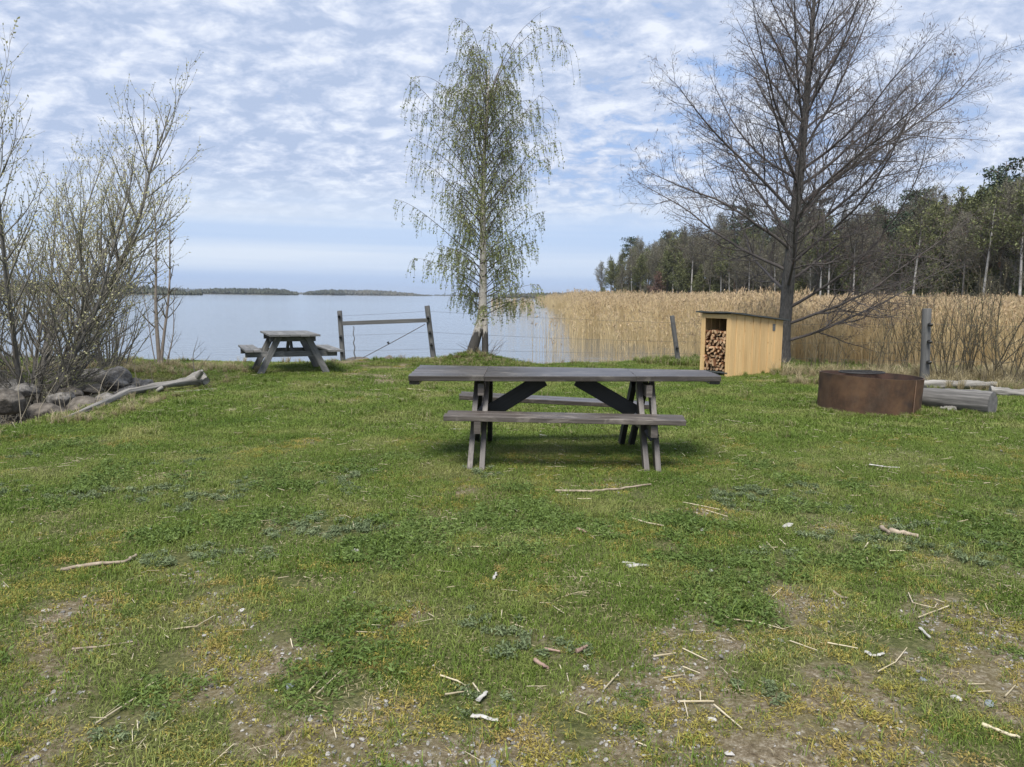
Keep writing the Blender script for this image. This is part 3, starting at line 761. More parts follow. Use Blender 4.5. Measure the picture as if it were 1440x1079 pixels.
# broken brace stub on the near right legs
mb = MB(); a = at(911, 606, 6.33); b_ = at(921, 617, 6.3)
mb.beam(L_(a + [-.0, 0, .02]), L_(b_), 0.09, 0.05, (0, 1, 0)); mb.build('broken_brace', m_dark, bt, .004)

# ------------------------------------------------------------------ small picnic table
vx = np.array([.913, .407, 0]); vy = np.array([-.407, .913, 0])
st_ = empty('picnic_table', (-4.02, 13.95, 0), 0, 'small weathered grey picnic table at the grassy lake edge seen from its end', 'picnic table')
st_.rotation_euler = (0, 0, math.atan2(vx[1], vx[0]))
# local x across the A frame, local y along the boards
mb = MB()
for k in range(5):
    x0 = -0.36 + k * 0.18 ; mb.beam((x0, -0.27, .705 + random.uniform(-.002, .002)), (x0, 1.32, .705), 0.172, 0.034)
mb.build('tabletop', m_grey, st_, .004)
for sx_ in (-1, 1):
    mb = MB()
    for k in range(2): mb.beam((sx_ * (.655 + k * .14), -0.27, .425 - .01 * sx_), (sx_ * (.655 + k * .14), 1.32, .425 - .01 * sx_), 0.132, 0.036)
    mb.build('bench', m_grey, st_, .004)
for y_ in (0.0, 1.0):
    mb = MB(); mb.beam((-.84, y_ + .045, .352), (.80, y_ + .045, .352), .045, .10); mb.build('cross_beam', m_grey, st_, .003)
    mb = MB(); mb.beam((-.41, y_ + .045, .635), (.41, y_ + .045, .635), .045, .105); mb.build('top_beam', m_grey, st_, .003)
    for sx_ in (-1, 1):
        mb = MB(); mb.beam((sx_ * .60, y_ - .002, -.02), (sx_ * .25, y_ - .002, .685), 0.115, 0.045, (0, 1, 0)); mb.build('leg', m_grey, st_, .003)
for a_, b_ in ((.12, .46), (.88, .56)):
    mb = MB(); mb.beam((0.0, a_, .33), (0.0, b_, .67), .09, .045, (1, 0, 0)); mb.build('brace', m_grey, st_, .003)

# ------------------------------------------------------------------ wire fence along the shore
fe = empty('wire_fence', (-3.5, 16.0, 0), 0, 'leaning grey wooden posts joined by a rail and thin wires along the lake shore', 'fence')
FO = np.array([-3.5, 16.0, 0.0])
def post(b0, t0, r, bolts, side=8, flat=1.0):
    mb = MB(); P_ = [np.array(b0) - FO + (np.array(t0) - np.array(b0)) * f for f in (-.25, 0, .3, .6, .985, 1)]
    mb.tube(P_, [r * 1.02, r * 1.05, r, r * .98, r * .97, r * .88], side, 0, True)
    o = mb.build('post', m_post, fe)
    for f in bolts:
        q = np.array(b0) + (np.array(t0) - np.array(b0)) * f - FO
        mb = MB(); mb.tube([q + [0, -r * .9, 0], q + [0, -r * 1.35, 0], q + [.0, -r * 1.9, -.012], q + [.03, -r * 2.0, -.0]], [.02, .032, .03, .018], 8, 0, True); mb.build('insulator', m_dark, o)
    return o
def yd(px, py): return gnd(px, py)
pA0, pA1 = at(482.5, 509, 16.0), at(477.5, 437, 16.0)
pB0, pB1 = at(610, 507, 16.3), at(600.5, 430, 16.3)
post(pA0, pA1, .052, (.9, .5, .2)); post(pB0, pB1, .058, (.79, .52, .3))
pC0, pC1 = at(954, 510, 16.9), at(945, 444, 16.9); post(pC0, pC1, .055, (.33, ))
pD0, pD1 = at(1300, 533, 13.6), at(1303.5, 434, 13.6); post(pD0, pD1, .078, (.78, .54, .25), 10)
mb = MB(); mb.beam(at(481, 455, 15.96) - FO, at(602, 450.5, 16.24) - FO, .05, .085); mb.build('rail', m_post, fe, .004)
def wire(pts, r=.003, nm='wire'):
    mb = MB(); PP = []
    for i in range(len(pts) - 1):
        a, b_ = np.array(pts[i]), np.array(pts[i + 1]); Ld = np.linalg.norm(b_ - a)
        for t in np.linspace(0, 1, 8)[:-1 if i < len(pts) - 2 else None]:
            PP.append(a + (b_ - a) * t - FO + np.array([0, 0, -.012 * Ld * math.sin(t * math.pi) * .4]))
    mb.tube(PP, [r] * len(PP), 4); return mb.build(nm, m_wire, fe)
def pl(a, b_, f): return a + (b_ - a) * f
wire([at(598, 456, 16.2), at(505, 506, 16.0)], .008)
mb = MB(); mb.tube([at(545, 481, 16.05) - FO, at(547, 483.5, 16.05) - FO], [.025, .02], 6, 0, True); mb.build('wire_tensioner', m_dark, fe)
for f0, f1, f2, f3, f4 in ((.9, .9, .85, .78, .78), (.52, .52, .45, .52, .52), (.22, .22, .2, .25, .25)):
    wire([pl(pA0, pA1, f0) + [0, -.06, 0], pl(pB0, pB1, f1) + [0, -.07, 0], pl(pC0, pC1, f2) + [0, -.06, 0], pl(pD0, pD1, f3) + [0, .08, 0], np.array([14.0, 13.0, .25 + f4])], .0024)
mb = MB(); q0, q1 = at(499, 506, 15.95), at(497, 459, 15.95)
mb.tube([q0 + (q1 - q0) * t - FO + np.array([.012 * math.sin(t * 22), 0.0, 0]) for t in np.linspace(0, 1, 18)], [.014 * (1 - .4 * t) for t in np.linspace(0, 1, 18)], 5)
mb.build('hanging_stick', m_post, fe)

# ------------------------------------------------------------------ woodshed
A = R(38)
C0 = np.array([4.01, 13.98, -0.02])
sh = empty('woodshed', C0, A, 'small slant roofed pine board woodshed in front of the bare tree', 'woodshed')
SL, SW = 1.66, 0.665; ZH, ZL = 1.20, 1.06
def zr(x): return ZH + (ZL - ZH) * (x / SL)
def sidewall(y, sgn, name='side_wall'):
    mb = MB(); n = 13; x = 0.0
    ws = [random.uniform(.8, 1.25) for _ in range(n)]; s_ = (SL) / sum(ws)
    for k in range(n):
        w_ = ws[k] * s_; xa, xb = x + .003, x + w_ - .003; x += w_
        t = .022; yo = y + sgn * (0.011 * (k % 2) + random.uniform(0, .003)); z0 = random.uniform(-.01, .01) + .015
        yi = yo - sgn * t
        V = [(xa, yo, z0), (xb, yo, z0), (xb, yo, zr(xb)), (xa, yo, zr(xa)), (xa, yi, z0), (xb, yi, z0), (xb, yi, zr(xb)), (xa, yi, zr(xa))]
        F = [(0, 1, 2, 3), (5, 4, 7, 6), (4, 0, 3, 7), (1, 5, 6, 2), (3, 2, 6, 7), (4, 5, 1, 0)]
        o_ = random.random() * 30; o2 = random.random() * 30
        U = []
        for f_ in F:
            U.append([(V[i][2] + o_, V[i][0] + V[i][1] + o2) for i in f_])
        if sgn > 0: F = [tuple(reversed(f_)) for f_ in F]; U = [list(reversed(u_)) for u_ in U]
        mb.add(V, F, U)
    return mb.build(name, m_pine, sh, .0025)
sidewall(0.0, -1); sidewall(SW, 1)
mb = MB()
for k in range(5):
    yy = .06 + k * (SW - .08) / 5 + .045; mb.beam((SL - .03, yy, .02), (SL - .03, yy, ZL - .01), .1, .02, (1, 0, 0))
mb.build('back_wall', m_pine, sh)
for yy, ww in ((.046, .092), (SW - .045, .09)):
    mb = MB(); mb.beam((-.012, yy, -.02), (-.012, yy, ZH - .012), ww, .022, (1, 0, 0)); mb.build('corner_board', m_pine, sh, .003)
mb = MB(); mb.beam((-.0095, .094, ZH - .055), (-.0095, SW - .092, ZH - .055), .018, .08); mb.build('header_board', m_pine, sh, .003)
# roof: thin felt sheet, slightly wavy, over a board
mb = MB(); nx, ny = 14, 8
xs = np.linspace(-.09, SL + .12, nx); ys = np.linspace(-.07, SW + .09, ny); V = []
for lay in (0, 1):
    for i, x in enumerate(xs):
        for j, y in enumerate(ys):
            V.append((x, y, zr(x) + .004 + .026 * (1 - lay) + .006 * math.sin(x * 9 + y * 14) * (1 - lay) + (.004 * math.sin(y * 31) if i == 0 else 0)))
F = []
for i in range(nx - 1):
    for j in range(ny - 1):
        a = i * ny + j; F.append((a, a + ny, a + ny + 1, a + 1)); b_ = a + nx * ny; F.append((b_ + 1, b_ + ny + 1, b_ + ny, b_))
N_ = nx * ny
for i in range(nx - 1): F.append((i * ny, N_ + i * ny, N_ + (i + 1) * ny, (i + 1) * ny)); a = i * ny + ny - 1; F.append((a + ny, N_ + a + ny, N_ + a, a))
for j in range(ny - 1): F.append((j + 1, N_ + j + 1, N_ + j, j)); a = (nx - 1) * ny + j; F.append((a, N_ + a, N_ + a + 1, a + 1))
mb.add(V, F); mb.build('roof', m_felt, sh)
mb = MB()
for k in range(3): mb.beam((.01 + 0, .08 + k * .22, .06), (SL - .1, .08 + k * .22, .06), .08, .07)
for k in range(6): mb.beam((.02 + k * .22, .03, .105), (.02 + k * .22, SW - .03, .105), .1, .018)
mb.build('pallet', m_felt, sh)
mb = MB(); mb.beam((SL - .36, -.0085, .93), (SL - .24, -.0085, .93), .003, .13); mb.build('metal_plate', m_grey, sh)
# firewood: split pieces, ends to the opening
def firewood(seed):
    rr = random.Random(seed); mb = MB(); n = rr.choice([5, 6, 7]); pts = []
    kind = seed % 3
    if kind == 0:  # wedge
        a0 = 0; span = R(rr.uniform(70, 110)); r = rr.uniform(.055, .075)
        pts = [(0, 0)] + [(r * math.cos(span * q / 4), r * math.sin(span * q / 4)) for q in range(5)]
    elif kind == 1:  # half round
        r = rr.uniform(.04, .055); pts = [(r * math.cos(math.pi * q / 6) * 1.15, r * math.sin(math.pi * q / 6)) for q in range(7)]
    else:
        r = rr.uniform(.032, .045); pts = [(r * math.cos(6.283 * q / 8) * rr.uniform(.85, 1.1), r * math.sin(6.283 * q / 8)) for q in range(8)]
    c = np.mean(pts, 0); L = rr.uniform(.30, .36); n = len(pts)
    V = [(-L / 2, y - c[0], z - c[1]) for y, z in pts] + [(L / 2, y - c[0], z - c[1]) for y, z in pts]
    F = [(q, (q + 1) % n, n + (q + 1) % n, n + q) for q in range(n)]
    mb.add(V, F, None, 1)
    V2 = V[:n] + [(-L / 2, 0, 0)]; mb.add(V2, [((q + 1) % n, q, n, n) for q in range(n)], None, 0)
    V2 = V[n:] + [(L / 2, 0, 0)]; mb.add(V2, [(q, (q + 1) % n, n, n) for q in range(n)], None, 0)
    me = mb.mesh('firewood', [m_fwend, m_fwside]); return me
fms = [firewood(k) for k in range(9)]
Ms = Matrix.Translation(Vector(C0)) @ Matrix.Rotation(A, 4, 'Z')
z = .155; row = 0
while z < .90:
    y = .065 + random.uniform(-.015, .02)
    while y < SW - .055:
        o = bpy.data.objects.new('firewood', random.choice(fms)); COL.objects.link(o)
        o.matrix_world = Ms @ Matrix.Translation((.20 + random.uniform(-.05, .05), y, z + random.uniform(-.008, .008))) @ Matrix.Rotation(R(random.uniform(-7, 7)), 4, 'Z') @ Matrix.Rotation(random.uniform(0, 6.28), 4, 'X')
        s_ = random.uniform(.62, 1.0); o.scale = (1, s_ * random.uniform(.9, 1.25), s_ * .85)
        tag(o, 'split firewood log stacked end out inside the open woodshed', 'firewood', 'split firewood stacked in the woodshed')
        y += .060 * (s_ + .42)
    z += .058

# ------------------------------------------------------------------ fire ring
RX, RY, RZ = 4.78, 10.12, 0.0
fr = empty('fire_ring', (RX, RY, RZ), 0, 'round rusty steel fire ring standing on the lawn before the logs', 'fire ring', rot=(R(-.5), R(2.0), 0))
mb = MB(); n = 96; RR = .635; H = .465
prof = [(RR, -.08), (RR - .004, .2), (RR + .002, H), (RR - .011, H), (RR - .014, .2), (RR - .012, -.08)]
V = []; F = []; U = []
for i in range(n):
    a = 2 * math.pi * i / n; wob = 1 + .006 * math.sin(3 * a + .5) + .004 * math.sin(7 * a)
    for (r, z) in prof: V.append((r * wob * math.cos(a), r * wob * math.sin(a), z + .004 * math.sin(2 * a + 1) * (z > .3)))
m_ = len(prof)
for (k0, k1) in ((0, 2), (2, 3), (3, 5)):
    w_ = k1 - k0 + 1; VV = [V[i * m_ + k] for i in range(n) for k in range(k0, k1 + 1)]
    FF = [(i * w_ + k, ((i + 1) % n) * w_ + k, ((i + 1) % n) * w_ + k + 1, i * w_ + k + 1) for i in range(n) for k in range(w_ - 1)]
    mb.add(VV, FF, None, {0: 0, 2: 2, 3: 1}[k0], True); mb.build('steel_wall', [m_rust, m_soot, m_rim], fr)
mb = MB(); mb.tube([((RR + .003) * math.cos(R(-60)), (RR + .003) * math.sin(R(-60)), z) for z in (-.05, .1, .25, H - .01)], [.006, .008, .006, .007], 6); mb.build('weld_seam', m_rust, fr)
mb = MB(); nr, na = 12, 48; V = []; F = []
for i in range(nr + 1):
    for j in range(na):
        a = 6.283185 * j / na; r = (RR - .012) * i / nr
        V.append((r * math.cos(a), r * math.sin(a), .13 + .10 * float(fbm(r * math.cos(a) + 5, r * math.sin(a) + 5, 4, 3)) + .06 * math.exp(-(r / .3) ** 2)))
for i in range(nr):
    for j in range(na): F.append((i * na + j, i * na + (j + 1) % na, (i + 1) * na + (j + 1) % na, (i + 1) * na + j)[::-1])
mb.add(V, F, None, 0, True); mb.build('ash_bed', m_ash, fr)
gr = empty('cooking_grate', (RX + .06, RY + .37, .452), R(8), 'black iron cooking grate lying across the back of the rusty fire ring', 'grate')
mb = MB(); g_r = .31
ang = np.linspace(0, 6.2832, 33); mb.tube([(g_r * math.cos(a), g_r * .72 * math.sin(a), .012) for a in ang], [.011] * 33, 6); mb.build('frame', m_iron, gr)
mb = MB()
for k in range(-5, 6):
    x = k * .055; yl = g_r * .72 * math.sqrt(max(0, 1 - (x / g_r) ** 2)); mb.tube([(x, -yl, .012), (x, yl, .012)], [.006, .006], 5)
for k in (-1, 0, 1):
    y = k * .14; xl = g_r * math.sqrt(1 - (y / (g_r * .72)) ** 2); mb.tube([(-xl, y, .021), (xl, y, .021)], [.006, .006], 5)
mb.build('bars', m_iron, gr)

# ------------------------------------------------------------------ logs
def logpath(name, pts, rad, mats, label, cat='log', sides=20, rough=.08, cap=True, knots=()):
    pts = [np.array(p, float) for p in pts]; o0 = pts[0].copy()
    n = 36; P_ = []; r_ = []; tt = np.linspace(0, len(pts) - 1, n)
    for t in tt:
        i = min(int(t), len(pts) - 2); f = t - i; f2 = f * f * (3 - 2 * f)
        P_.append(pts[i] * (1 - f) + pts[i + 1] * f - o0); r_.append(rad[i] * (1 - f2) + rad[i + 1] * f2)
    P_ = np.array(P_); r_ = np.array(r_) * (1 + rough * .5 * rng.normal(size=n) * .4)
    mb = MB(); mb.tube(P_, r_, sides, 0, (1 if cap else True), ref=np.array([0, 0, 1.0]) if abs(P_[-1][2]) < 2 else None)
    V = mb.V[0]; q = V.reshape(n, sides, 3)
    a = np.arange(sides)[None, :]; k = np.arange(n)[:, None]
    dv = (vnoise(a * .9 + 3, k * .12) - .5) * rough * 2 + (vnoise(a * 2.3, k * .3 + 9) - .5) * rough
    dv[:, 0] = dv[:, 0]
    cc = P_[:, None, :]; mb.V[0] = (cc + (q - cc) * (1 + dv[..., None])).reshape(-1, 3)
    o = mb.build(name, mats, None); o.location = o0
    return tag(o, label, cat)
e1 = at(1396, 569, 9.72); e0 = np.array([4.55 + .75, 11.15, .13])
e0 = at(1225, 555, 10.95)
logpath('log', [e0, (e0 + e1) / 2 + [0, 0, .01], e1], [.135, .148, .165], [m_logside, m_endgrain], 'thick grey log with sawn end lying right of the rusty fire ring', sides=28, rough=.07)
logpath('log', [at(1288, 541, 12.6), at(1345, 541, 12.6), at(1402, 541, 12.4)], [.09, .075, .045], [m_drift, m_drift], 'thin bleached log behind the thick sawn log', rough=.25)
logpath('log', [at(1392, 550, 11.9), at(1425, 553, 11.8), at(1470, 557, 11.7)], [.08, .07, .075], [m_drift, m_drift], 'split pale log reaching the right edge of the lawn', rough=.25)
logpath('log_piece', [at(1322, 575, 10.05), at(1337, 577, 9.95), at(1345, 582, 9.9)], [.03, .07, .035], [m_drift, m_drift], 'small pale broken wood piece under the thick sawn log', 'wood piece', rough=.4)
# driftwood trunk with a root knot, on the left bank
dw = [at(60, 601, 8.1), at(100, 585, 8.7), at(140, 569, 9.6), at(180, 551, 10.4), at(225, 543, 11.0), at(262, 537, 11.5), at(281, 531, 11.7), at(290, 536, 11.6)]
d_ = logpath('driftwood_log', dw, [.016, .025, .038, .046, .05, .055, .10, .055], [m_drift, m_drift], 'long bleached driftwood trunk with a knotted root end lying along the rocky bank', 'driftwood', rough=.34, sides=22)
for (a, b_, r) in (((278, 530), (284, 521), .05), ((228, 545), (214, 553), .03)):
    mb = MB(); yy = 9.2 if a[0] < 160 else 11.5
    if a[0] == 228: yy = 10.9
    p, q = at(a[0], a[1], yy), at(b_[0], b_[1], yy - .1); o0 = dw[0]
    mb.tube([p - o0, (p + q) / 2 - o0 + [.02, 0, .01], q - o0], [r, r * .8, r * .4], 7, 0, True); mb.build('branch_stub', m_drift, d_)

# ------------------------------------------------------------------ rocks
import bmesh
def rock(px, py, Y, sx, sy, sz, seed, label, m=None, sink=.25, rz=0, name='boulder', z=None):
    rr = random.Random(seed); bm = bmesh.new(); bmesh.ops.create_icosphere(bm, subdivisions=4, radius=1.0)
    pl_ = [(Vector((rr.gauss(0, 1), rr.gauss(0, 1), rr.gauss(0, .9))).normalized(), rr.uniform(.62, .92)) for _ in range(13)]
    for v_ in bm.verts:
        for n_, dd in pl_:
            q = v_.co.dot(n_)
            if q > dd: v_.co -= n_ * (q - dd) * .98
        c = v_.co; k = float(vnoise(c.x * 2.5 + seed, c.y * 2.5 + c.z * 1.7)) - .5; k2 = float(vnoise(c.x * 8 + c.z * 5, c.y * 8 + seed)) - .5
        v_.co *= 1 + .12 * k + .07 * k2
        v_.co = Vector((c.x * sx, c.y * sy, c.z * sz))
    me = bpy.data.meshes.new(name); bm.to_mesh(me); bm.free()
    for p in me.polygons: p.use_smooth = True
    me.materials.append(m or m_rock); o = bpy.data.objects.new(name, me); COL.objects.link(o)
    p = at(px, py, Y); o.location = p; o.rotation_euler = (rr.uniform(-.2, .2), rr.uniform(-.2, .2), rz)
    return tag(o, label, 'rock')
rock(158, 533, 12.2, 0.304, 0.264, 0.238, 4, 'large pointed grey boulder, tallest of the rocks by the willow', rz=.4)
rock(192, 540, 12.4, 0.158, 0.185, 0.106, 11, 'pale boulder right of the tallest pointed rock')
rock(180, 552, 11.4, 0.198, 0.231, 0.112, 21, 'flat light grey boulder behind the middle of the driftwood trunk')
rock(128, 549, 11.2, 0.178, 0.198, 0.099, 31, 'flat brown boulder below the tallest pointed rock', m_rockbrown)
rock(118, 575, 9.9, 0.238, 0.264, 0.172, 44, 'rounded grey brown boulder beside the knotty lower driftwood', m_rockbrown)
rock(70, 583, 9.6, 0.251, 0.264, 0.185, 51, 'dark boulder in shade under the willow stems', m_rockbrown)
rock(10, 565, 9.2, 0.238, 0.238, 0.158, 62, 'brown rounded boulder at the left edge of the picture', m_rockbrown)
rock(12, 545, 10.6, 0.297, 0.264, 0.106, 73, 'flat grey boulder behind the brown boulder at the left edge')
rock(47, 603, 8.3, 0.106, 0.106, 0.059, 81, 'low speckled boulder in the dry grass at the lawn edge')
rock(95, 558, 10.8, 0.231, 0.198, 0.145, 91, 'dark boulder deep between the willow and the driftwood', m_rockbrown)
rock(-45, 588, 9, 0.330, 0.264, 0.198, 95, 'boulder cut off by the left edge of the picture', m_rockbrown)
rock(210, 556, 11.9, 0.198, 0.132, 0.053, 96, 'thin grey slab between the driftwood and the lawn', m_rockbrown)
rock(547, 508, 15.9, .16, .14, .13, 101, 'small pointed dark rock between the two rail posts on the shore', m_rockbrown)
rock(500, 508, 16.0, .30, .2, .08, 111, 'low flat rock at the foot of the left rail post', m_rockbrown)
rock(603, 509, 16.1, .19, .18, .10, 121, 'round brown rock at the foot of the leaning right rail post', m_rockbrown)
rock(625, 509, 16.1, .16, .18, .09, 131, 'small brown rock just right of the leaning rail post', m_rockbrown)
rock(465, 513, 15.8, .2, .2, .06, 141, 'low mossy rock half sunk left of the left rail post', m_rockbrown)
rock(150, 562, 10.5, .16, .16, .10, 201, 'small grey boulder just under the middle of the driftwood', m_rock)
rock(88, 562, 10.4, .20, .18, .13, 202, 'grey boulder at the foot of the willow facing the lawn', m_rock)
rock(166, 541, 11.8, .20, .18, .11, 203, 'light grey wedge of rock left of the flat light boulder', m_rock)
rock(132, 529, 12.3, .20, .2, .13, 204, 'grey boulder left of the tallest pointed rock', m_rock)
rock(32, 550, 10.4, .22, .2, .13, 205, 'grey boulder behind the willow base near the left edge', m_rock)
rock(205, 541, 12.2, .12, .16, .09, 206, 'small whitish boulder at the right end of the rock pile', m_rock)
def stone(px, py, s, seed, label, m=None, sc=(1, 1, .6)):
    me = pebble_mesh(seed, 3); me.materials.append(m or m_white); o = bpy.data.objects.new('stone', me); COL.objects.link(o)
    g = gnd(px, py); o.location = (g[0], g[1], hz(g[0], g[1]) + s * .18); o.scale = (s * sc[0], s * sc[1], s * sc[2]); o.rotation_euler = (0, 0, seed)
    for p in me.polygons: p.use_smooth = False
    tag(o, label, 'stone')
m_bs = simple('blue_grey_stone', (0.13, 0.15, 0.17), (0.24, 0.27, 0.29), 9, 0.8); m_ps = simple('pale_stone', (0.33, 0.32, 0.30), (0.52, 0.5, 0.47), 12, 0.85)
stone(1391, 987, .027, 1, 'blue grey stone in the bare patch at the lower right', m_bs)
stone(1345, 981, .022, 2, 'chalky white stone left of the blue grey stone', m_ps)
stone(1001, 1009, .021, 3, 'pale stone near the two crossed straws at the bottom', m_ps)
stone(1298, 955, .017, 4, 'small bluish stone below the leaf scrap', m_bs)
stone(1097, 898, .016, 5, 'small blue grey stone beside the long bent reed', m_bs)
stone(1027, 1057, .016, 6, 'whitish stone in the grass at the bottom right of centre', m_ps)
stone(1108, 739, .065, 7, 'large flat white stone on the lawn right of centre', m_white, (1, .55, .3))
stone(694, 1074, .03, 8, 'flat blue grey stone at the bottom edge', m_bs, (1.2, 1, .35))
stone(492, 873, .022, 9, 'angular light grey stone in the worn spot left of centre', m_ps)
stone(407, 966, .025, 10, 'bluish white stone at the edge of the lower left bare patch', m_bs)
stone(823, 938, .014, 12, 'small round white stone below the reddish bark roll', m_ps)
stone(499, 776, .035, 13, 'creamy stone in the grass left of centre', m_white, (1, .7, .5))
stone(1000, 800, .02, 14, 'small white stone on the lawn right of the bleached bark', m_ps)
stone(57, 758, .02, 15, 'pinkish stone alone in the left lawn', m_pink)
stone(64, 860, .026, 16, 'white stone at the top of the left gravel patch', m_ps)
stone(340, 859, .02, 17, 'pale stone at the top of the gravel by the straws on the left', m_ps)
stone(763, 608 + 4, .06, 18, 'flat white stone showing in the grass under the large table', m_white, (1.2, .5, .25))
stone(640, 603, .05, 19, 'scrap of white stone left of the large table leg', m_white, (1.2, .5, .25))

# ------------------------------------------------------------------ sticks and straws
def stick(pts, r, m, label, name='stick', cat='stick', group=None, lift=.012, wob=.12):
    W_ = []; r = r * (.62 if m is m_straw else .85)
    for (px, py) in pts:
        g = gnd(px, py); W_.append(np.array([g[0], g[1], hz(g[0], g[1]) + lift + r * .6]))
    o0 = W_[0].copy(); P_ = []
    for i in range(len(W_) - 1):
        for t in np.linspace(0, 1, 6)[:-1 if i < len(W_) - 2 else None]: P_.append(W_[i] * (1 - t) + W_[i + 1] * t)
    P_ = np.array(P_) - o0; n = len(P_); P_[1:-1] += rng.normal(size=(n - 2, 3)) * r * wob * (3 if r > .009 and wob < .2 else 1) * [1, 1, .3]
    rr = r * (1 - .35 * np.linspace(0, 1, n)) * (1 + .08 * rng.normal(size=n))
    mb = MB(); mb.tube(P_, rr, 7, 0, True); o = mb.build(name, m, None); o.location = o0
    if m is m_white: o.scale = (1, 1, .45)
    return tag(o, label, cat, group)
def bl(*a): return [(x * .4068, 640 + y * .4068) for x, y in a]
def bm_(*a): return [(480 + x * .4068, 640 + y * .4068) for x, y in a]
def br(*a): return [(960 + x * .4068, 640 + y * .4068) for x, y in a]
stick(bl((210, 403), (300, 386), (430, 375), (470, 352)), .013, m_stick, 'dark forked stick on the left lawn')
stick(bl((250, 680), (340, 672), (460, 655)), .006, m_stick, 'long brown twig across the left gravel patch')
stick(bl((590, 612), (680, 605), (745, 565)), .006, m_straw, 'bent pale straw right of the long brown twig', 'reed_straw', 'straw')
stick(bl((330, 942), (470, 852)), .006, m_straw, 'straight thick straw at the lower left', 'reed_straw', 'straw')
stick(bl((725, 1078), (810, 1005)), .004, m_straw, 'thin straw cut by the bottom edge left of centre', 'reed_straw', 'straw')
stick(bl((1070, 825), (1130, 760)), .0055, m_straw, 'short straw crossed by a longer one in the lower left', 'reed_straw', 'straw')
stick(bl((1095, 835), (1180, 755)), .005, m_straw, 'longer straw crossing the short one in the lower left', 'reed_straw', 'straw')
stick(bm_((740, 130), (860, 133), (960, 126), (1070, 112)), .012, m_stick, 'long bare branch in front of the large table')
stick(bm_((1005, 225), (1060, 243), (1115, 253)), .011, m_straw, 'pale flat stick below the long bare branch')
stick(bm_((342, 770), (400, 788), (440, 808)), .006, m_straw, 'longest straw of the small heap near the bottom centre', 'reed_straw', 'straw')
stick(bm_((358, 838), (425, 825)), .0065, m_straw, 'lowest straw of the small heap near the bottom centre', 'reed_straw', 'straw')
stick(bm_((455, 795), (483, 835)), .006, m_straw, 'right straw of the small heap near the bottom centre', 'reed_straw', 'straw')
stick(bm_((432, 812), (440, 835)), .005, m_straw, 'shortest straw of the small heap near the bottom centre', 'reed_straw', 'straw')
stick(bm_((702, 677), (757, 688)), .007, m_pink, 'thin reddish stick left of the bark roll', 'stick')
stick(bm_((670, 718), (690, 735), (713, 748)), .011, m_pink, 'thick reddish twig piece on bare soil', 'stick', wob=.3)
stick(bm_((812, 690), (850, 672)), .011, m_pink, 'short reddish bark roll beside the grey green weed', 'bark_roll', 'bark')
stick(bm_((815, 265), (848, 275)), .012, m_pink, 'small red brown twig piece in the mid lawn', 'stick', wob=.3)
stick(bm_((908, 820), (970, 747)), .005, m_straw, 'slanting straw right of the bare soil', 'reed_straw', 'straw')
stick(bm_((1078, 703), (1155, 690)), .007, m_straw, 'stout straw pointing right beside a white pebble', 'reed_straw', 'straw')
stick(bm_((450, 905), (500, 912), (540, 920)), .014, m_white, 'flaky white bark strip near the bottom centre', 'bark_strip', 'bark', lift=.004)
stick(bm_((472, 858), (503, 828)), .012, m_white, 'chunky cream bark chip next to the straw heap', 'bark_chip', 'bark', wob=.3)
stick(bm_((525, 445), (535, 422)), .010, m_white, 'white upright bark chip in the middle of the lawn', 'bark_chip', 'bark', wob=.3)
stick(bm_((970, 374), (1015, 377)), .015, m_white, 'upper bleached bark piece on the lawn right of centre', 'bark_piece', 'bark', lift=.004)
stick(bm_((990, 390), (1030, 384), (1060, 388)), .022, m_white, 'lower thicker bleached bark piece right of centre', 'bark_piece', 'bark', lift=.004)
stick(br((688, 258), (715, 278)), .017, m_stick, 'left splintered piece of the broken driftwood chunk', 'wood_chunk', 'wood piece')
stick(br((722, 268), (770, 278), (812, 285)), .024, m_stick, 'dark driftwood chunk on the right lawn', 'wood_chunk', 'wood piece', lift=.004)
stick(br((515, 465), (545, 488), (575, 493)), .010, m_stick, 'curled brown bark scrap in the right of the lawn', 'bark_scrap', 'bark', lift=.004)
stick(br((780, 480), (795, 512), (870, 530), (880, 515)), .005, m_straw, 'curly pale stem on the right lawn', 'reed_straw', 'straw')
stick(br((815, 562), (920, 525)), .006, m_straw, 'straight straw just below the curly pale stem', 'reed_straw', 'straw')
stick(br((75, 515), (160, 575), (260, 582), (355, 605)), .0055, m_straw, 'very long curved reed straw right of centre', 'reed_straw', 'straw')
stick(br((370, 645), (465, 680)), .0055, m_straw, 'dull straw continuing from the long curved reed', 'reed_straw', 'straw')
stick(br((500, 655), (605, 675)), .0055, m_straw, 'clean straw pointing at the crumpled leaf', 'reed_straw', 'straw')
stick(br((630, 685), (660, 700), (695, 690)), .013, m_white, 'crumpled pale grey leaf on the right lawn', 'dry_leaf', 'leaf', lift=.004)
stick(br((675, 755), (735, 722), (775, 670)), .0045, m_straw, 'wavy thin stem below the crumpled leaf', 'reed_straw', 'straw')
stick(br((0, 675), (85, 715)), .0055, m_straw, 'straw running down right of the bottom centre', 'reed_straw', 'straw')
stick(br((-10, 853), (108, 853)), .006, m_straw, 'level straw crossed by a short one at the bottom', 'reed_straw', 'straw')
stick(br((6, 853), (18, 905)), .0045, m_straw, 'short straw crossing under the level one at the bottom', 'reed_straw', 'straw')
stick(br((108, 865), (205, 950)), .006, m_straw, 'thick slanting straw at the bottom right of centre', 'reed_straw', 'straw')
stick(br((1035, 930), (1100, 955), (1165, 978)), .012, m_straw, 'pale wood splinter in the bottom right corner', 'wood_splinter', 'wood piece', wob=.3)
stick(br((985, 798), (1045, 797)), .005, m_straw, 'short level straw above the blue grey stone', 'reed_straw', 'straw')
stick(br((1115, 835), (1150, 800)), .005, m_straw, 'short straw right of the blue grey stone', 'reed_straw', 'straw')
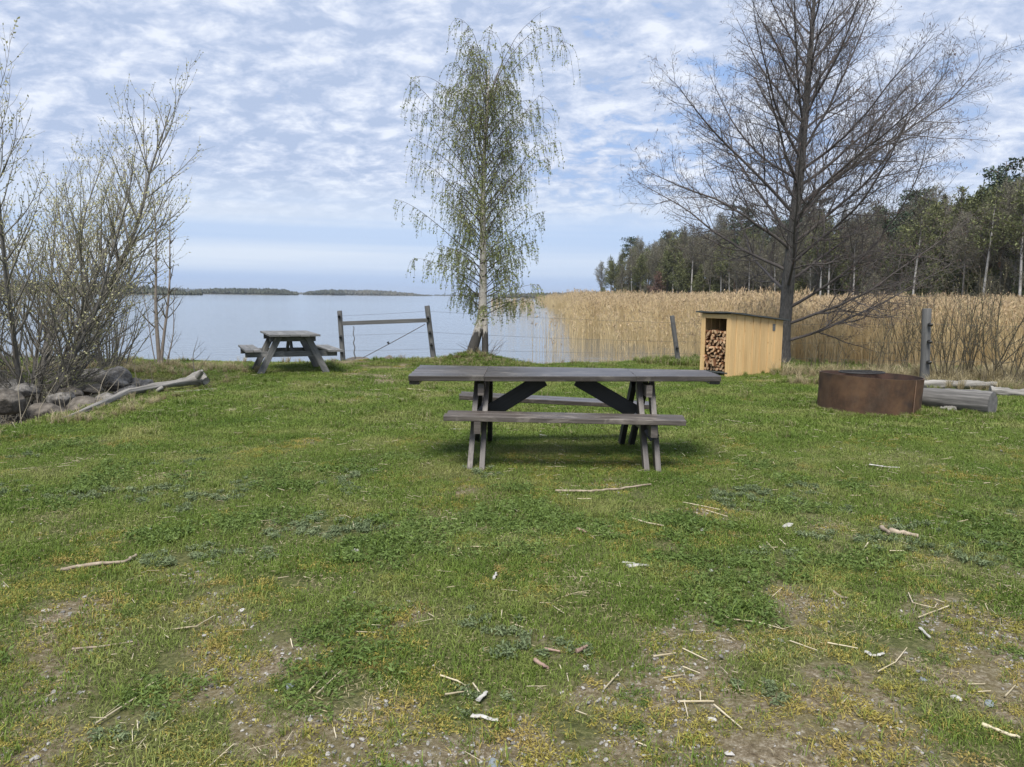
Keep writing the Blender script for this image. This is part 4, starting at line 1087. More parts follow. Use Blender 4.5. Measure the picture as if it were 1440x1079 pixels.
stick(br((545, 362), (595, 337)), .007, m_straw, 'left straw of the angled pair on the right lawn', 'reed_straw', 'straw')
stick(br((640, 305), (625, 325), (640, 360)), .007, m_straw, 'right bent straw of the angled pair on the right lawn', 'reed_straw', 'straw')
stick(br((645, 43), (700, 52), (750, 55)), .016, m_white, 'pale flat stick on the grass in front of the fire ring')
stick(br((820, 600), (855, 635)), .010, m_white, 'whitish bark flake right of the long reeds', 'bark_chip', 'bark', wob=.3)
stick([(245, 553), (300, 548)], .012, m_white, 'thin pale stick beside the root end of the driftwood', 'stick')
stick([(572, 548), (604, 551)], .012, m_straw, 'pale straw on the grass below the left end of the large tabletop', 'reed_straw', 'straw')
GS = 'short pale straws lying loose on the lawn'
for a in (bl((505, 815), (538, 797)), bl((475, 930), (478, 965)), bl((1005, 650), (1012, 678)), bl((960, 430), (998, 424)), bl((985, 1003), (1012, 962)), bl((1155, 950), (1162, 985)), bl((1047, 425), (1073, 431)),
          bm_((215, 280), (272, 253)), bm_((425, 328), (503, 328)), bm_((305, 340), (350, 342)), bm_((405, 335), (420, 360)), bm_((362, 472), (410, 466)), bm_((685, 522), (725, 522)), bm_((728, 530), (770, 555)), bm_((785, 495), (820, 487), (855, 490)),
          bm_((48, 622), (122, 624)), bm_((320, 570), (300, 558)), bm_((880, 273), (940, 275)), bm_((1113, 773), (1180, 763)), bm_((810, 890), (848, 905)), bm_((600, 595), (630, 604)), bm_((555, 545), (553, 572)), bm_((435, 585), (448, 562)), bm_((780, 765), (785, 792)), bm_((755, 735), (760, 750)),
          bm_((1020, 996), (1055, 1008)), bm_((238, 288), (258, 300)), bm_((150, 265), (152, 282)), bm_((38, 232), (45, 252)), bm_((738, 47), (775, 48)), bm_((865, 160), (815, 158)), bm_((560, 186), (585, 181)),
          br((0, 735), (60, 758)), br((60, 820), (62, 850)), br((290, 300), (318, 328)), br((335, 290), (355, 308)), br((265, 318), (330, 318)), br((80, 197), (155, 218)), br((0, 172), (60, 183), (130, 195)), br((530, 48), (555, 68)), br((310, 28), (320, 45)), br((190, 10), (222, 10)), br((295, 131), (328, 130)), br((950, 240), (985, 232)), br((1040, 108), (1062, 107)), br((310, 488), (342, 460)), br((1020, 824), (1065, 820)), br((578, 150), (615, 150)), br((715, 330), (765, 332)), br((870, 500), (905, 512)), br((550, 865), (570, 845)),
          [(178, 547), (201, 544)], [(345, 546), (368, 541)], [(1020, 593), (1045, 597)], [(1145, 606), (1162, 610)], [(1380, 604), (1384, 598)], [(735, 590), (760, 596)], [(1195, 617), (1203, 602)], [(400, 555), (418, 553)]):
    dy = gnd(*a[0])[1]
    stick(a, .0042 * (1 if dy < 4 else 1.3 + dy * .05), m_straw, 'short pale dry straw lying loose on the lawn', 'reed_straw', 'straw', GS)

# ------------------------------------------------------------------ trees
def nrm(v_): return v_ / (np.linalg.norm(v_) + 1e-9)
def perp(d, az):
    a = nrm(np.cross(d, [0.13, 0.21, 1.0] if abs(d[2]) < .95 else [1.0, 0, 0])); b_ = np.cross(d, a)
    return a * math.cos(az) + b_ * math.sin(az)
class Tree:
    def __init__(s, seed): s.r = random.Random(seed); s.tips = []; s.g = np.random.default_rng(seed)
    def branch(s, mb_, p, d, L, r0, lv, prm, mi=0, bound=None):
        q = prm[lv]; n = q['n']; st = L / n; P_ = [np.array(p, float)]; d = nrm(np.array(d, float)); D = [d]
        for i in range(n):
            d = nrm(d + s.g.normal(size=3) * q['wob'] + np.array([0, 0, q['up'] * (q.get('upf', lambda f: 1)(i / n))]))
            P_.append(P_[-1] + d * st); D.append(d)
        P_ = np.array(P_); f = np.linspace(0, 1, n + 1)
        R_ = r0 * (1 - f * (1 - q['tip']))
        if bound is not None and lv >= 1:
            pass
        (mb_.tq if q['s'] <= 6 else mb_.tube)(P_, R_, q['s'], mi)
        if lv + 1 < len(prm):
            c = prm[lv + 1]; k = int(c['per'] * L + s.r.random()) if 'per' in c else c['k']
            az = s.r.random() * 6.283
            for j in range(k):
                t = c['t0'] + (1 - c['t0']) * (j + s.r.random() * .8) / max(k, 1); t = min(t, .99)
                i = min(int(t * n), n - 1); ff = t * n - i; pp = P_[i] * (1 - ff) + P_[i + 1] * ff
                az += 2.4 + s.r.uniform(-.5, .5); an = R(c['ang']) * s.r.uniform(.75, 1.25)
                dd = D[i] * math.cos(an) + perp(D[i], az) * math.sin(an)
                if 'plane' in c: dd[2] *= c['plane']
                LL = (c['len'] * L if 'len' in c else c['L']) * (1 - c.get('tap', .6) * t) * s.r.uniform(.7, 1.2)
                rr = max(min(R_[i] * c['rr'], r0 * .8), c['rmin'])
                s.branch(mb_, pp, dd, LL, rr, lv + 1, prm, q.get('cmi', mi))
        else: s.tips.append((P_, D))
# --- alder
al = empty('bare_tree', at(1100, 515, 16.2) * [1, 1, 0] + [0, 0, 0.0], 0, 'big leafless dark tree with spreading limbs behind the woodshed', 'tree')
AB = np.array(al.location)
T = Tree(11); mt = MB()
HT = 8.7; tz = np.linspace(0, 1, 26); 
lean = lambda z: np.array([0.035 * z - .02 * math.sin(z * .8), 0.02 * math.sin(z), z])
P_ = np.array([lean(z * HT) for z in tz]); Rr = .142 * (1 - tz) ** .85 + .008; Rr[0] *= 1.5; Rr[1] *= 1.12
P_[0][2] = -.15
mt.tube(P_, Rr, 14); 
q_ = mt.V[0].reshape(26, 14, 3); q_ += (q_ - P_[:, None, :]) * (vnoise(np.arange(14)[None, :] * 1.3, np.arange(26)[:, None] * .4)[..., None] - .5) * .35
mt.V[0] = q_.reshape(-1, 3)
mt.build('trunk', m_bark, al)
mc = MB()
prm = [dict(n=14, wob=.07, up=.030, tip=.12, s=6),
       dict(per=5.6, n=8, wob=.11, up=.05, tip=.25, s=4, t0=.14, ang=40, len=.46, tap=.62, rr=.5, rmin=.0045),
       dict(per=7.8, n=5, wob=.14, up=.05, tip=.4, s=3, t0=.12, ang=44, len=.44, tap=.5, rr=.5, rmin=.0028),
       dict(per=12.0, n=3, wob=.18, up=.06, tip=.6, s=3, t0=.15, ang=48, L=.17, tap=.3, rr=.7, rmin=.0026)]
nl = 52
for j in range(nl):
    t = (j + .5) / nl; z = .45 + (HT - 1.2) * t ** .92
    env = float(np.interp(z, [.3, 1.2, 2, 3, 4, 5, 6, 7, 8.2], [3.3, 3.95, 3.65, 3.25, 2.85, 2.25, 1.6, 1.0, .3]))
    el = R(float(np.interp(z, [.3, 1.2, 2, 3, 5, 7, 9], [8, 22, 32, 37, 43, 50, 56])) + T.r.uniform(-8, 8))
    az = j * 2.399 + T.r.uniform(-.3, .3); L = env / max(math.cos(el), .5) * T.r.uniform(.85, 1.08)
    if z < 1.5:
        if j % 2: continue
        az = T.r.uniform(-1.0, .6)
    d = np.array([math.cos(az) * math.cos(el), math.sin(az) * math.cos(el), math.sin(el)])
    T.branch(mc, lean(z), d, L, float(np.interp(z, [0, 3, 9], [.034, .038, .014])), 0, prm)
# catkins and cones near the tips
tp = T.tips; 
sel_ = [x for x in tp if T.r.random() < .26]
for P2, D2 in sel_:
    e = P2[-1]; k = T.r.choice([1, 2, 2])
    for _ in range(k):
        d = nrm(np.array([T.r.gauss(0, .5), T.r.gauss(0, .5), -.9])); l = T.r.uniform(.022, .05); o_ = rng.normal(size=3) * .012
        mc.tq([e + o_, e + o_ + d * l * .5, e + o_ + d * l], [.003, .0062, .003], 3, 1)
print('alder faces', sum(len(f) for f in mc.F))
mc.build('crown', [m_twig, m_catkin], al)

# --- birch
bi = empty('birch_tree', (-.72, 16.0, .2), 0, 'slender weeping birch with white trunk and fresh green leaves on a shore mound', 'tree')
T = Tree(5)
mt = MB()
def btr(z): return np.array([.035 + .03 * math.sin(z * 1.3) + .035 * z * .6, .02 * math.sin(z * 2), z])
zs = np.concatenate([np.linspace(0, 1.2, 9), np.linspace(1.5, 5.95, 22)])
P_ = np.array([btr(z) + np.array([-.20 * max(0, 1 - z / .95) ** 1.4, 0, 0]) for z in zs]); P_[0][2] = -.2
mt.tube(P_, np.interp(zs, [0, .5, 1.2, 3, 5, 5.95], [.125, .10, .09, .058, .025, .006]), 12); mt.build('trunk', m_birch, bi)
mt = MB(); z2 = np.linspace(0, 1.15, 9)
mt.tube([btr(z) + np.array([.11 * (1 - z / 1.25) ** .7, -.02, 0]) if z > 0 else np.array([.15, -.02, -.2]) for z in z2], np.interp(z2, [0, 1.15], [.075, .05]), 10); mt.build('trunk', m_birch, bi)
mc = MB(); strands = []
def limb(z, az, el, L, r, droop):
    d = np.array([math.cos(az) * math.cos(el), math.sin(az) * math.cos(el), math.sin(el)]); p = btr(z).copy(); n = 14; P2 = [p]; 
    for i in range(n):
        f = i / n; d = nrm(d + T.g.normal(size=3) * .05 + np.array([0, 0, -droop * f ** 1.8]) + np.array([0, 0, .02])); P2.append(P2[-1] + d * L / n)
    P2 = np.array(P2); mc.tube(P2, r * (1 - .88 * np.linspace(0, 1, n + 1)), 5)
    return P2
def strand(p, out, L):
    d = nrm(np.array(out) * .9 + np.array([0, 0, -.1])); P2 = [p]; n = 7
    for i in range(n):
        d = nrm(d + np.array([0, 0, -.62]) + T.g.normal(size=3) * .09); P2.append(P2[-1] + d * L / n)
    P2 = np.array(P2); mc.tq(P2, .0032 * (1 - .5 * np.linspace(0, 1, n + 1)), 3); strands.append(P2)
HB = 6.9
for j in range(105):
    t = (j + .5) / 105; z = .8 + 4.62 * t ** .98; 
    env = float(np.interp(z, [.8, 1.6, 3.0, 4.4, 5.6, 6.6], [1.3, 1.65, 1.5, 1.4, 1.1, .55])) * T.r.uniform(.35, 1.05)
    az = j * 2.399 + T.r.uniform(-.4, .4); el = R(float(np.interp(z, [.8, 2, 4, 6.6], [18, 38, 52, 62])) + T.r.uniform(-10, 10))
    L = env / max(math.cos(el) * .62 + .30, .4) * 1.12
    P2 = limb(z, az, el, L, float(np.interp(z, [.8, 3, 6.5], [.011, .014, .008])), .14 + .20 * (z > 4))
    out0 = np.array([math.cos(az), math.sin(az), 0])
    for k in range(T.r.randint(21, 32)):
        f = .12 + .88 * T.r.random() ** .8; f = min(f, .999); i = int(f * 14); pp = P2[i] * (1 - (f * 14 - i)) + P2[min(i + 1, 14)] * (f * 14 - i)
        a2 = az + T.r.uniform(-1.6, 1.6); o_ = np.array([math.cos(a2), math.sin(a2), T.r.uniform(-.1, .7)])
        Ls = T.r.uniform(.25, .85) * float(np.interp(z, [.8, 2, 4, 6.6], [.6, .75, 1.15, 1.0]))
        strand(pp, o_ * .8, Ls)
# leaves along the strands
LC = []; 
for P2 in strands:
    n = len(P2) - 1; m_n = T.r.randint(9, 19)
    for _ in range(m_n):
        f = T.r.random() ** .8 * n; i = min(int(f), n - 1); LC.append(P2[i] + (P2[i + 1] - P2[i]) * (f - i) + T.g.normal(size=3) * .014)
LC = np.array(LC); n = len(LC); A_ = rdir(n); A_[:, 2] -= .8; A_ /= np.linalg.norm(A_, axis=1, keepdims=True); B_ = np.cross(A_, rdir(n)); B_ /= np.linalg.norm(B_, axis=1, keepdims=True)
sz = (.010 + .009 * rng.random(n))[:, None]
print('birch leaves', n)
mc.diamonds(LC, A_ * sz * 1.25, B_ * sz * .72, 1)
mc.build('crown', [m_btwig, m_bleaf], bi)
mb = MB()
for k in range(26):
    a = T.r.uniform(0, 6.28); p = np.array([.05 + .2 * math.cos(a), .1 * math.sin(a), -.05]); d = nrm(np.array([math.cos(a) * .9, math.sin(a) * .5, 1.0])); L = T.r.uniform(.2, .55)
    mb.tube([p, p + d * L * .5 + rng.normal(size=3) * .03, p + d * L + rng.normal(size=3) * .05], [.005, .004, .002], 3)
mb.build('root_sprouts', m_btwig, bi)

# --- willow, many stems from one stool
wi = empty('willow_bush', at(40, 560, 10.9) * [1, 1, 0] + [0, 0, -.45], 0, 'tall many stemmed willow with yellow green buds growing from the rocks on the left', 'willow')
T = Tree(23); ms = MB(); mc = MB()
prmw = [dict(n=14, wob=.045, up=.035, tip=.10, s=7, cmi=0),
        dict(per=5.2, n=9, wob=.07, up=.09, tip=.2, s=4, t0=.22, ang=38, len=.42, tap=.55, rr=.5, rmin=.004),
        dict(per=7.5, n=6, wob=.08, up=.10, tip=.35, s=3, t0=.15, ang=36, len=.50, tap=.5, rr=.6, rmin=.0028)]
def willow_stem(az, el, L, r, dist=.15, zoff=0):
    d = np.array([math.cos(az) * math.cos(el), math.sin(az) * math.cos(el), math.sin(el)])
    p = np.array([math.cos(az) * dist, math.sin(az) * dist, zoff])
    n = 14; P2 = [p]; D = [d]; dd = d.copy()
    for i in range(n):
        dd = nrm(dd + T.g.normal(size=3) * .045 + np.array([0, 0, .035 * (1 if i > 5 else -.6)])); P2.append(P2[-1] + dd * L / n); D.append(dd)
    r = r * .62; P2 = np.array(P2); ms.tube(P2, r * (1 - .9 * np.linspace(0, 1, n + 1) ** .9), 8)
    az2 = T.r.random() * 6.28; k = int(8.0 * L)
    for j in range(k):
        t = .2 + .78 * (j + T.r.random() * .7) / k; i = min(int(t * n), n - 1); az2 += 2.4 + T.r.uniform(-.5, .5); an = R(38) * T.r.uniform(.7, 1.25)
        d3 = D[i] * math.cos(an) + perp(D[i], az2) * math.sin(an)
        T.branch(mc, P2[i], d3, L * .35 * (1 - .5 * t) * T.r.uniform(.6, 1.3), r * (1 - .85 * t) * .5, 1, prmw)
# the stems the photograph shows: strong one leaning right, uprights, low ones
for (a, e, L, r) in ((4, 68, 4.5, .10), (-14, 58, 3.7, .06), (165, 64, 4.5, .08), (100, 70, 4.4, .08), (200, 54, 4.6, .08), (-70, 66, 4.3, .07), (-110, 72, 4.1, .06), (20, 74, 4.0, .06), (178, 68, 4.5, .06), (160, 52, 4.3, .06), (30, 52, 2.3, .05), (-25, 46, 1.8, .045), (150, 50, 4.0, .06), (185, 42, 3.8, .06), (225, 50, 3.4, .05), (55, 62, 3.6, .05), (130, 58, 4.2, .055), (250, 58, 3.9, .05)):
    willow_stem(R(a + T.r.uniform(-6, 6)), R(e), L * (1.12 if L > 3 else 1), r, .18)
wtips = list(T.tips)
# low brushy shoots forming a dark skirt
for k in range(170):
    a = T.r.uniform(0, 6.283); e = R(T.r.uniform(-10, 55)); L = T.r.uniform(.5, 1.25)
    d = np.array([math.cos(a) * math.cos(e), math.sin(a) * math.cos(e), math.sin(e)]); p = np.array([math.cos(a) * .25, math.sin(a) * .25, T.r.uniform(.1, .8)])
    T.branch(mc, p, d, L, .009, 0, [dict(n=7, wob=.12, up=.03, tip=.3, s=3), dict(per=5, n=4, wob=.14, up=.06, tip=.4, s=3, t0=.2, ang=45, len=.4, tap=.5, rr=.6, rmin=.0032)])
ms.build('trunk', m_willow, wi)
BC = []; BD = []
for P2, D2 in wtips:
    L = np.linalg.norm(P2[-1] - P2[0]); k = max(2, int(L / .045))
    for j in range(k):
        f = (.1 + .9 * (j + .5) / k) * (len(P2) - 1); i = min(int(f), len(P2) - 2); d = D2[i]
        if T.r.random() < .8: BC.append(P2[i] + (P2[i + 1] - P2[i]) * (f - i)); BD.append(nrm(d + T.g.normal(size=3) * .6))
BC = np.array(BC); BD = np.array(BD); n = len(BC); print('willow buds', n)
sz = (.012 + .012 * rng.random(n))[:, None]; B_ = np.cross(BD, rdir(n)); B_ /= np.linalg.norm(B_, axis=1, keepdims=True)
mc.diamonds(BC + BD * sz, BD * sz, B_ * sz * .5, 1)
mc.build('crown', [m_wtwig, m_bud], wi)

# --- bushes and saplings
def shrub(px, py, Y, n, h, spread, seed, label, name='shrub', m=None, r=.009, bud=True, rise=(55, 85), cat='shrub', group=None, zz=None, per=5):
    b0 = at(px, py, Y); b0[2] = hz(b0[0], b0[1]) if zz is None else zz
    T = Tree(seed); mc = MB()
    for k in range(n):
        a = T.r.uniform(0, 6.283); e = R(T.r.uniform(*rise)); L = h * T.r.uniform(.55, 1.1); r_ = r * 1.3
        d = np.array([math.cos(a) * math.cos(e), math.sin(a) * math.cos(e) * .7, math.sin(e)])
        p = np.array([math.cos(a) * spread * T.r.random(), math.sin(a) * spread * .6 * T.r.random(), -.05])
        T.branch(mc, p, d, L, r_ * T.r.uniform(.7, 1.3), 0, [dict(n=9, wob=.06, up=.05, tip=.25, s=4), dict(per=per * .7, n=5, wob=.09, up=.09, tip=.4, s=3, t0=.25, ang=36, len=.34, tap=.5, rr=.6, rmin=.003), dict(per=4, n=3, wob=.12, up=.05, tip=.5, s=3, t0=.2, ang=40, len=.4, tap=.4, rr=.7, rmin=.0025)])
    mats = [m or m_shtwig]
    if bud:
        BC = []; BD = []
        for P2, D2 in T.tips:
            for j in range(max(1, int(np.linalg.norm(P2[-1] - P2[0]) / .05))):
                i = T.r.randint(0, len(P2) - 2); BC.append(P2[i] + (P2[i + 1] - P2[i]) * T.r.random()); BD.append(nrm(D2[i] + T.g.normal(size=3) * .6))
        BC = np.array(BC); BD = np.array(BD); sz = (.007 + .007 * T.g.random(len(BC)))[:, None]; B_ = np.cross(BD, rdir(len(BC))); B_ /= np.linalg.norm(B_, axis=1, keepdims=True)
        mc.diamonds(BC + BD * sz, BD * sz, B_ * sz * .45, 1); mats.append(m_bud)
    o = mc.build(name, mats, None); o.location = b0
    return tag(o, label, cat, group)
shrub(150, 506, 14.6, 34, 1.75, .35, 61, 'dense leafless bush with dark stems between the willow and the thin saplings', r=.011, bud=True, m=m_wtwig, rise=(48, 85))
shrub(60, 506, 14.8, 26, 1.5, .8, 62, 'leafless bush growing behind the willow trunks', r=.010, m=m_wtwig)
def sapling(px, py, Y, tops, label, r=.02):
    b0 = at(px, py, Y); b0[2] = hz(b0[0], b0[1]) - .03
    e_ = empty('sapling', b0, 0, label, 'sapling'); T = Tree(int(px)); mt = MB(); mc = MB()
    for (tx, ty, bx, rr, dy) in tops:
        t = at(tx, ty, Y + dy) - b0; bb = at(bx, py, Y) - b0; bb[2] = -.05
        n = 14; P2 = np.array([bb + (t - bb) * f + np.array([.03 * math.sin(f * 7 + tx), .02 * math.sin(f * 5), 0]) for f in np.linspace(0, 1, n)])
        mt.tube(P2, rr * (1 - .85 * np.linspace(0, 1, n)), 7)
        L = np.linalg.norm(t)
        for j in range(int(6 * L)):
            f = .25 + .73 * (j + T.r.random()) / (6 * L); i = min(int(f * (n - 1)), n - 2); d0 = nrm(P2[i + 1] - P2[i]); az = T.r.random() * 6.28; an = R(T.r.uniform(35, 60))
            T.branch(mc, P2[i], d0 * math.cos(an) + perp(d0, az) * math.sin(an), T.r.uniform(.15, .7) * (1.2 - f), rr * .35, 0, [dict(n=5, wob=.07, up=.13, tip=.3, s=4), dict(per=5, n=3, wob=.1, up=.1, tip=.5, s=3, t0=.3, ang=40, L=.14, tap=.3, rr=.7, rmin=.0028)])
    mt.build('trunk', m_sapling, e_); mc.build('crown', m_shtwig, e_); return e_
sapling(225, 511, 15.3, [(216, 272, 223, .045, .0), (243, 290, 228, .035, .15), (180, 330, 222, .012, -.1)], 'slim pinkish sapling with two bare stems at the water edge')
sapling(233, 511, 15.2, [(250, 400, 234, .015, 0), (241, 470, 238, .012, .0)], 'thin low sapling shoot right beside the slim pinkish one')
sapling(269, 534, 12.4, [(277, 473, 269, .012, 0)], 'single thin twig standing at the root end of the driftwood')
lab = ['bare brushy shrub just right of the tree trunk in front of the reeds', 'sparse upright shrub behind the rusty fire ring', 'shrub with reddish stems left of the thick fence post', 'olive stemmed shrub right behind the thick fence post',
       'tall budding shrub between the thick post and the right edge', 'tall olive shrub near the right edge of the picture', 'arching shrub cut by the right edge of the picture', 'low tangle of stems behind the split pale logs', 'yellowish budding shrub above the reeds right of the bare tree']
shrub(1165, 518, 15.0, 13, 1.0, .5, 71, lab[0], r=.007, per=6)
shrub(1225, 518, 14.6, 9, 1.25, .5, 72, lab[1], r=.008)
shrub(1262, 520, 14.3, 9, 1.5, .4, 73, lab[2], r=.008, rise=(65, 88))
shrub(1325, 530, 14.0, 13, 1.8, .35, 74, lab[3], r=.010, rise=(60, 88))
shrub(1365, 532, 14.2, 15, 2.0, .45, 75, lab[4], r=.011, rise=(60, 88))
shrub(1412, 536, 13.6, 15, 2.05, .45, 76, lab[5], r=.011, rise=(58, 86))
shrub(1465, 540, 13.2, 14, 2.0, .5, 77, lab[6], r=.010, rise=(50, 85))
shrub(1390, 541, 12.9, 16, .7, .9, 78, lab[7], r=.006, rise=(20, 75))
shrub(1300, 500, 17.5, 16, 2.3, .8, 79, lab[8], r=.010, rise=(60, 88))
# loose dead stems in the rock bank
mb = MB(); T = Tree(99)
for k in range(330):
    x = T.r.uniform(-8.6, -4.8); y = T.r.uniform(7.6, 11.8)
    if gully(np.array([x]), np.array([y]))[0] < .05: continue
    z = hz(x, y); a = T.r.uniform(0, 6.28); L = T.r.uniform(.25, 1.0); t = R(T.r.uniform(35, 88)); d = np.array([math.cos(a) * math.cos(t), math.sin(a) * math.cos(t), math.sin(t)])
    p = np.array([x, y, z - .03]); mb.tube([p, p + d * L * .5 + rng.normal(size=3) * .03, p + d * L + rng.normal(size=3) * .05 + [0, 0, -.05]], [.0042, .0036, .002], 4)
tag(mb.build('dead_stems', m_deadst), 'dry dead stalks sticking up among the boulders of the left bank', 'dead stalks', kind='stuff')

# ------------------------------------------------------------------ reeds
def reed_clump(seed, n, size, h0, h1, dead=False):
    g = np.random.default_rng(seed); mb = MB()
    for k in range(n):
        x, y = (g.random(2) - .5) * size; h = h0 + (h1 - h0) * g.random(); a = g.random() * 6.28; ln = abs(g.normal()) * .065 * h
        if g.random() < .05: ln = g.random() * .6 * h; h *= .8
        d = np.array([math.cos(a), math.sin(a), 0]); r = .0045 + .002 * g.random()
        P2 = np.array([[x, y, -.05], [x, y, h * .5], [x, y, h]]) + np.array([[0.0], [.3], [1.0]]) * d * ln
        mb.tq(P2, [r, r * .85, r * .5], 3)
        nlf = g.integers(1, 3)
        C = []; A2 = []; B2 = []
        for _ in range(nlf):
            f = .35 + .6 * g.random(); c = P2[0] + (P2[2] - P2[0]) * f; aa = g.random() * 6.28; dl = np.array([math.cos(aa) * .5, math.sin(aa) * .5, g.uniform(.7, 2.0)]); dl /= np.linalg.norm(dl); l = .10 + .12 * g.random()
            C.append(c + dl * l); A2.append(dl * l); B2.append(nrm(np.cross(dl, g.normal(size=3))) * .007)
        mb.diamonds(np.array(C), np.array(A2), np.array(B2), 0)
        if g.random() < .62:
            m = 5; C = P2[2] + g.normal(size=(m, 3)) * [.014, .014, .045] + [0, 0, .0]; A2 = g.normal(size=(m, 3)) * [.4, .4, 1]; A2 = A2 / np.linalg.norm(A2, axis=1, keepdims=True) * .07
            B2 = np.cross(A2, g.normal(size=(m, 3))); B2 = B2 / np.linalg.norm(B2, axis=1, keepdims=True) * .013
            mb.diamonds(C, A2, B2, 1)
    return mb
rs = [srcobj('reed_a%d' % k, reed_clump(k, 46, 0.75, 1.45, 2.25), [m_reed, m_plume]) for k in range(6)]
rs += [srcobj('reed_b%d' % k, reed_clump(k + 20, 9, 0.9, 1.1, 2.0), [m_reed, m_plume]) for k in range(3)]
P = []; I = []; S = []
def edge_x(y):   # open water lies left of this line
    return np.interp(y, [16, 20, 26, 33, 36, 45, 70, 120, 200, 260], [5.2, 6.0, 6.8, 5.2, 3.2, 3.7, 4.8, 6.0, 6.5, 8.0])
def reedrow(y0, y1, st, smul):
    X, Y = np.meshgrid(np.arange(-4, 90, st), np.arange(y0, y1, st)); X = X.ravel() + (rng.random(X.size) - .5) * st; Y = Y.ravel() + (rng.random(Y.size) - .5) * st
    k = (X < Y * .78 + 4) & (X > edge_x(Y) + 1.2 * (fbm(X, Y, .3, 2) - .5)) & (forest_s(X, Y) < 2) & (Y > shoreY(X) + .9)
    # an open strip of water in front of the outer bed
    k &= ~((Y > 17) & (Y < 33.5) & (X < edge_x(Y)))
    for x, y in zip(X[k], Y[k]): P.append((x, y)); I.append(random.randint(0, 5)); S.append(smul * random.uniform(.85, 1.1))
reedrow(16.0, 26, .46, .84); reedrow(26, 45, .62, .93); reedrow(45, 90, 1.15, 1.05); reedrow(90, 230, 2.6, 1.1)
for k in range(380):
    y = random.uniform(17.5, 34); x = random.uniform(-.4, edge_x(y)); 
    if random.random() < max(0, (x + .4) / 6) ** 1.9 * (.55 if y < 31 else 1): P.append((x, y)); I.append(random.randint(6, 8)); S.append(random.uniform(.6, 1.0))
for k in range(60):
    y = random.uniform(95, 210); x = y * random.uniform(-.03, .03); P.append((x, y)); I.append(random.randint(0, 8)); S.append(.8)
P = np.array(P); n = len(P); Z = np.maximum(height(P[:, 0], P[:, 1]), WATER - .12); S = np.array(S)
S *= (.88 + .24 * fbm(P[:, 0], P[:, 1], .25, 3)) * (1 - .10 * sst(7, 16, P[:, 0]) * (P[:, 1] < 50))
print('reed clumps', n)
scatter('reeds', np.column_stack([P, Z]), np.column_stack([np.zeros(n), np.zeros(n), rng.random(n) * 6.28]), np.column_stack([S, S, S]), I, rs, label='dense dry golden reeds with feathery tops standing in the shallow bay', cat='reeds')

# ------------------------------------------------------------------ forest across the bay
def conifer(seed, h, rad, pine=False):
    T = Tree(seed); g = T.g; mt = MB(); P2 = np.array([[0, 0, -1.0], [.1, 0, h * .5], [0, .1, h]]); mt.tube(P2, [h * .013, h * .009, .03], 7)
    C = []; A2 = []; B2 = []
    if not pine:
        for k in range(420):
            z = h * (.10 + .9 * g.random() ** .8); rr = rad * (1 - z / h) ** .8 * (.6 + .5 * g.random()) + .12; a = g.random() * 6.283
            o_ = np.array([math.cos(a), math.sin(a), 0]); m = 5
            for j in range(m):
                f = (j + .5) / m; c = o_ * rr * f + np.array([0, 0, z - .28 * rr * f ** 1.4]) + g.normal(size=3) * .08
                dd = nrm(o_ + np.array([0, 0, -.35]) + g.normal(size=3) * .35); l = .18 + .22 * g.random()
                C.append(c); A2.append(dd * l); B2.append(nrm(np.cross(dd, g.normal(size=3))) * l * .38)
    else:
        for k in range(46):
            z = h * (.42 + .58 * g.random() ** .8); rr = rad * math.sin(math.pi * min(1, .18 + (1 - z / h) * 1.2)) ** .6 * (.3 + .75 * g.random()); a = g.random() * 6.283
            c0 = np.array([math.cos(a) * rr, math.sin(a) * rr, z]); 
            mt.tube([np.array([0, .0, z - .25 * rr]), c0 * [.5, .5, 1] - [0, 0, .05 * rr], c0], [.07, .05, .03], 4)
            q = g.normal(size=(62, 3)) * [.55, .55, .22]
            for cc in q:
                dd = nrm(g.normal(size=3) + [0, 0, .4]); l = .16 + .14 * g.random(); C.append(c0 + cc); A2.append(dd * l); B2.append(nrm(np.cross(dd, g.normal(size=3))) * l * .4)
    mc = MB(); mc.diamonds(np.array(C), np.array(A2), np.array(B2), 0)
    return mt.mesh('trunk', m_ptrunk if pine else m_ftrunk), mc.mesh('crown', m_pneedle if pine else m_needle)
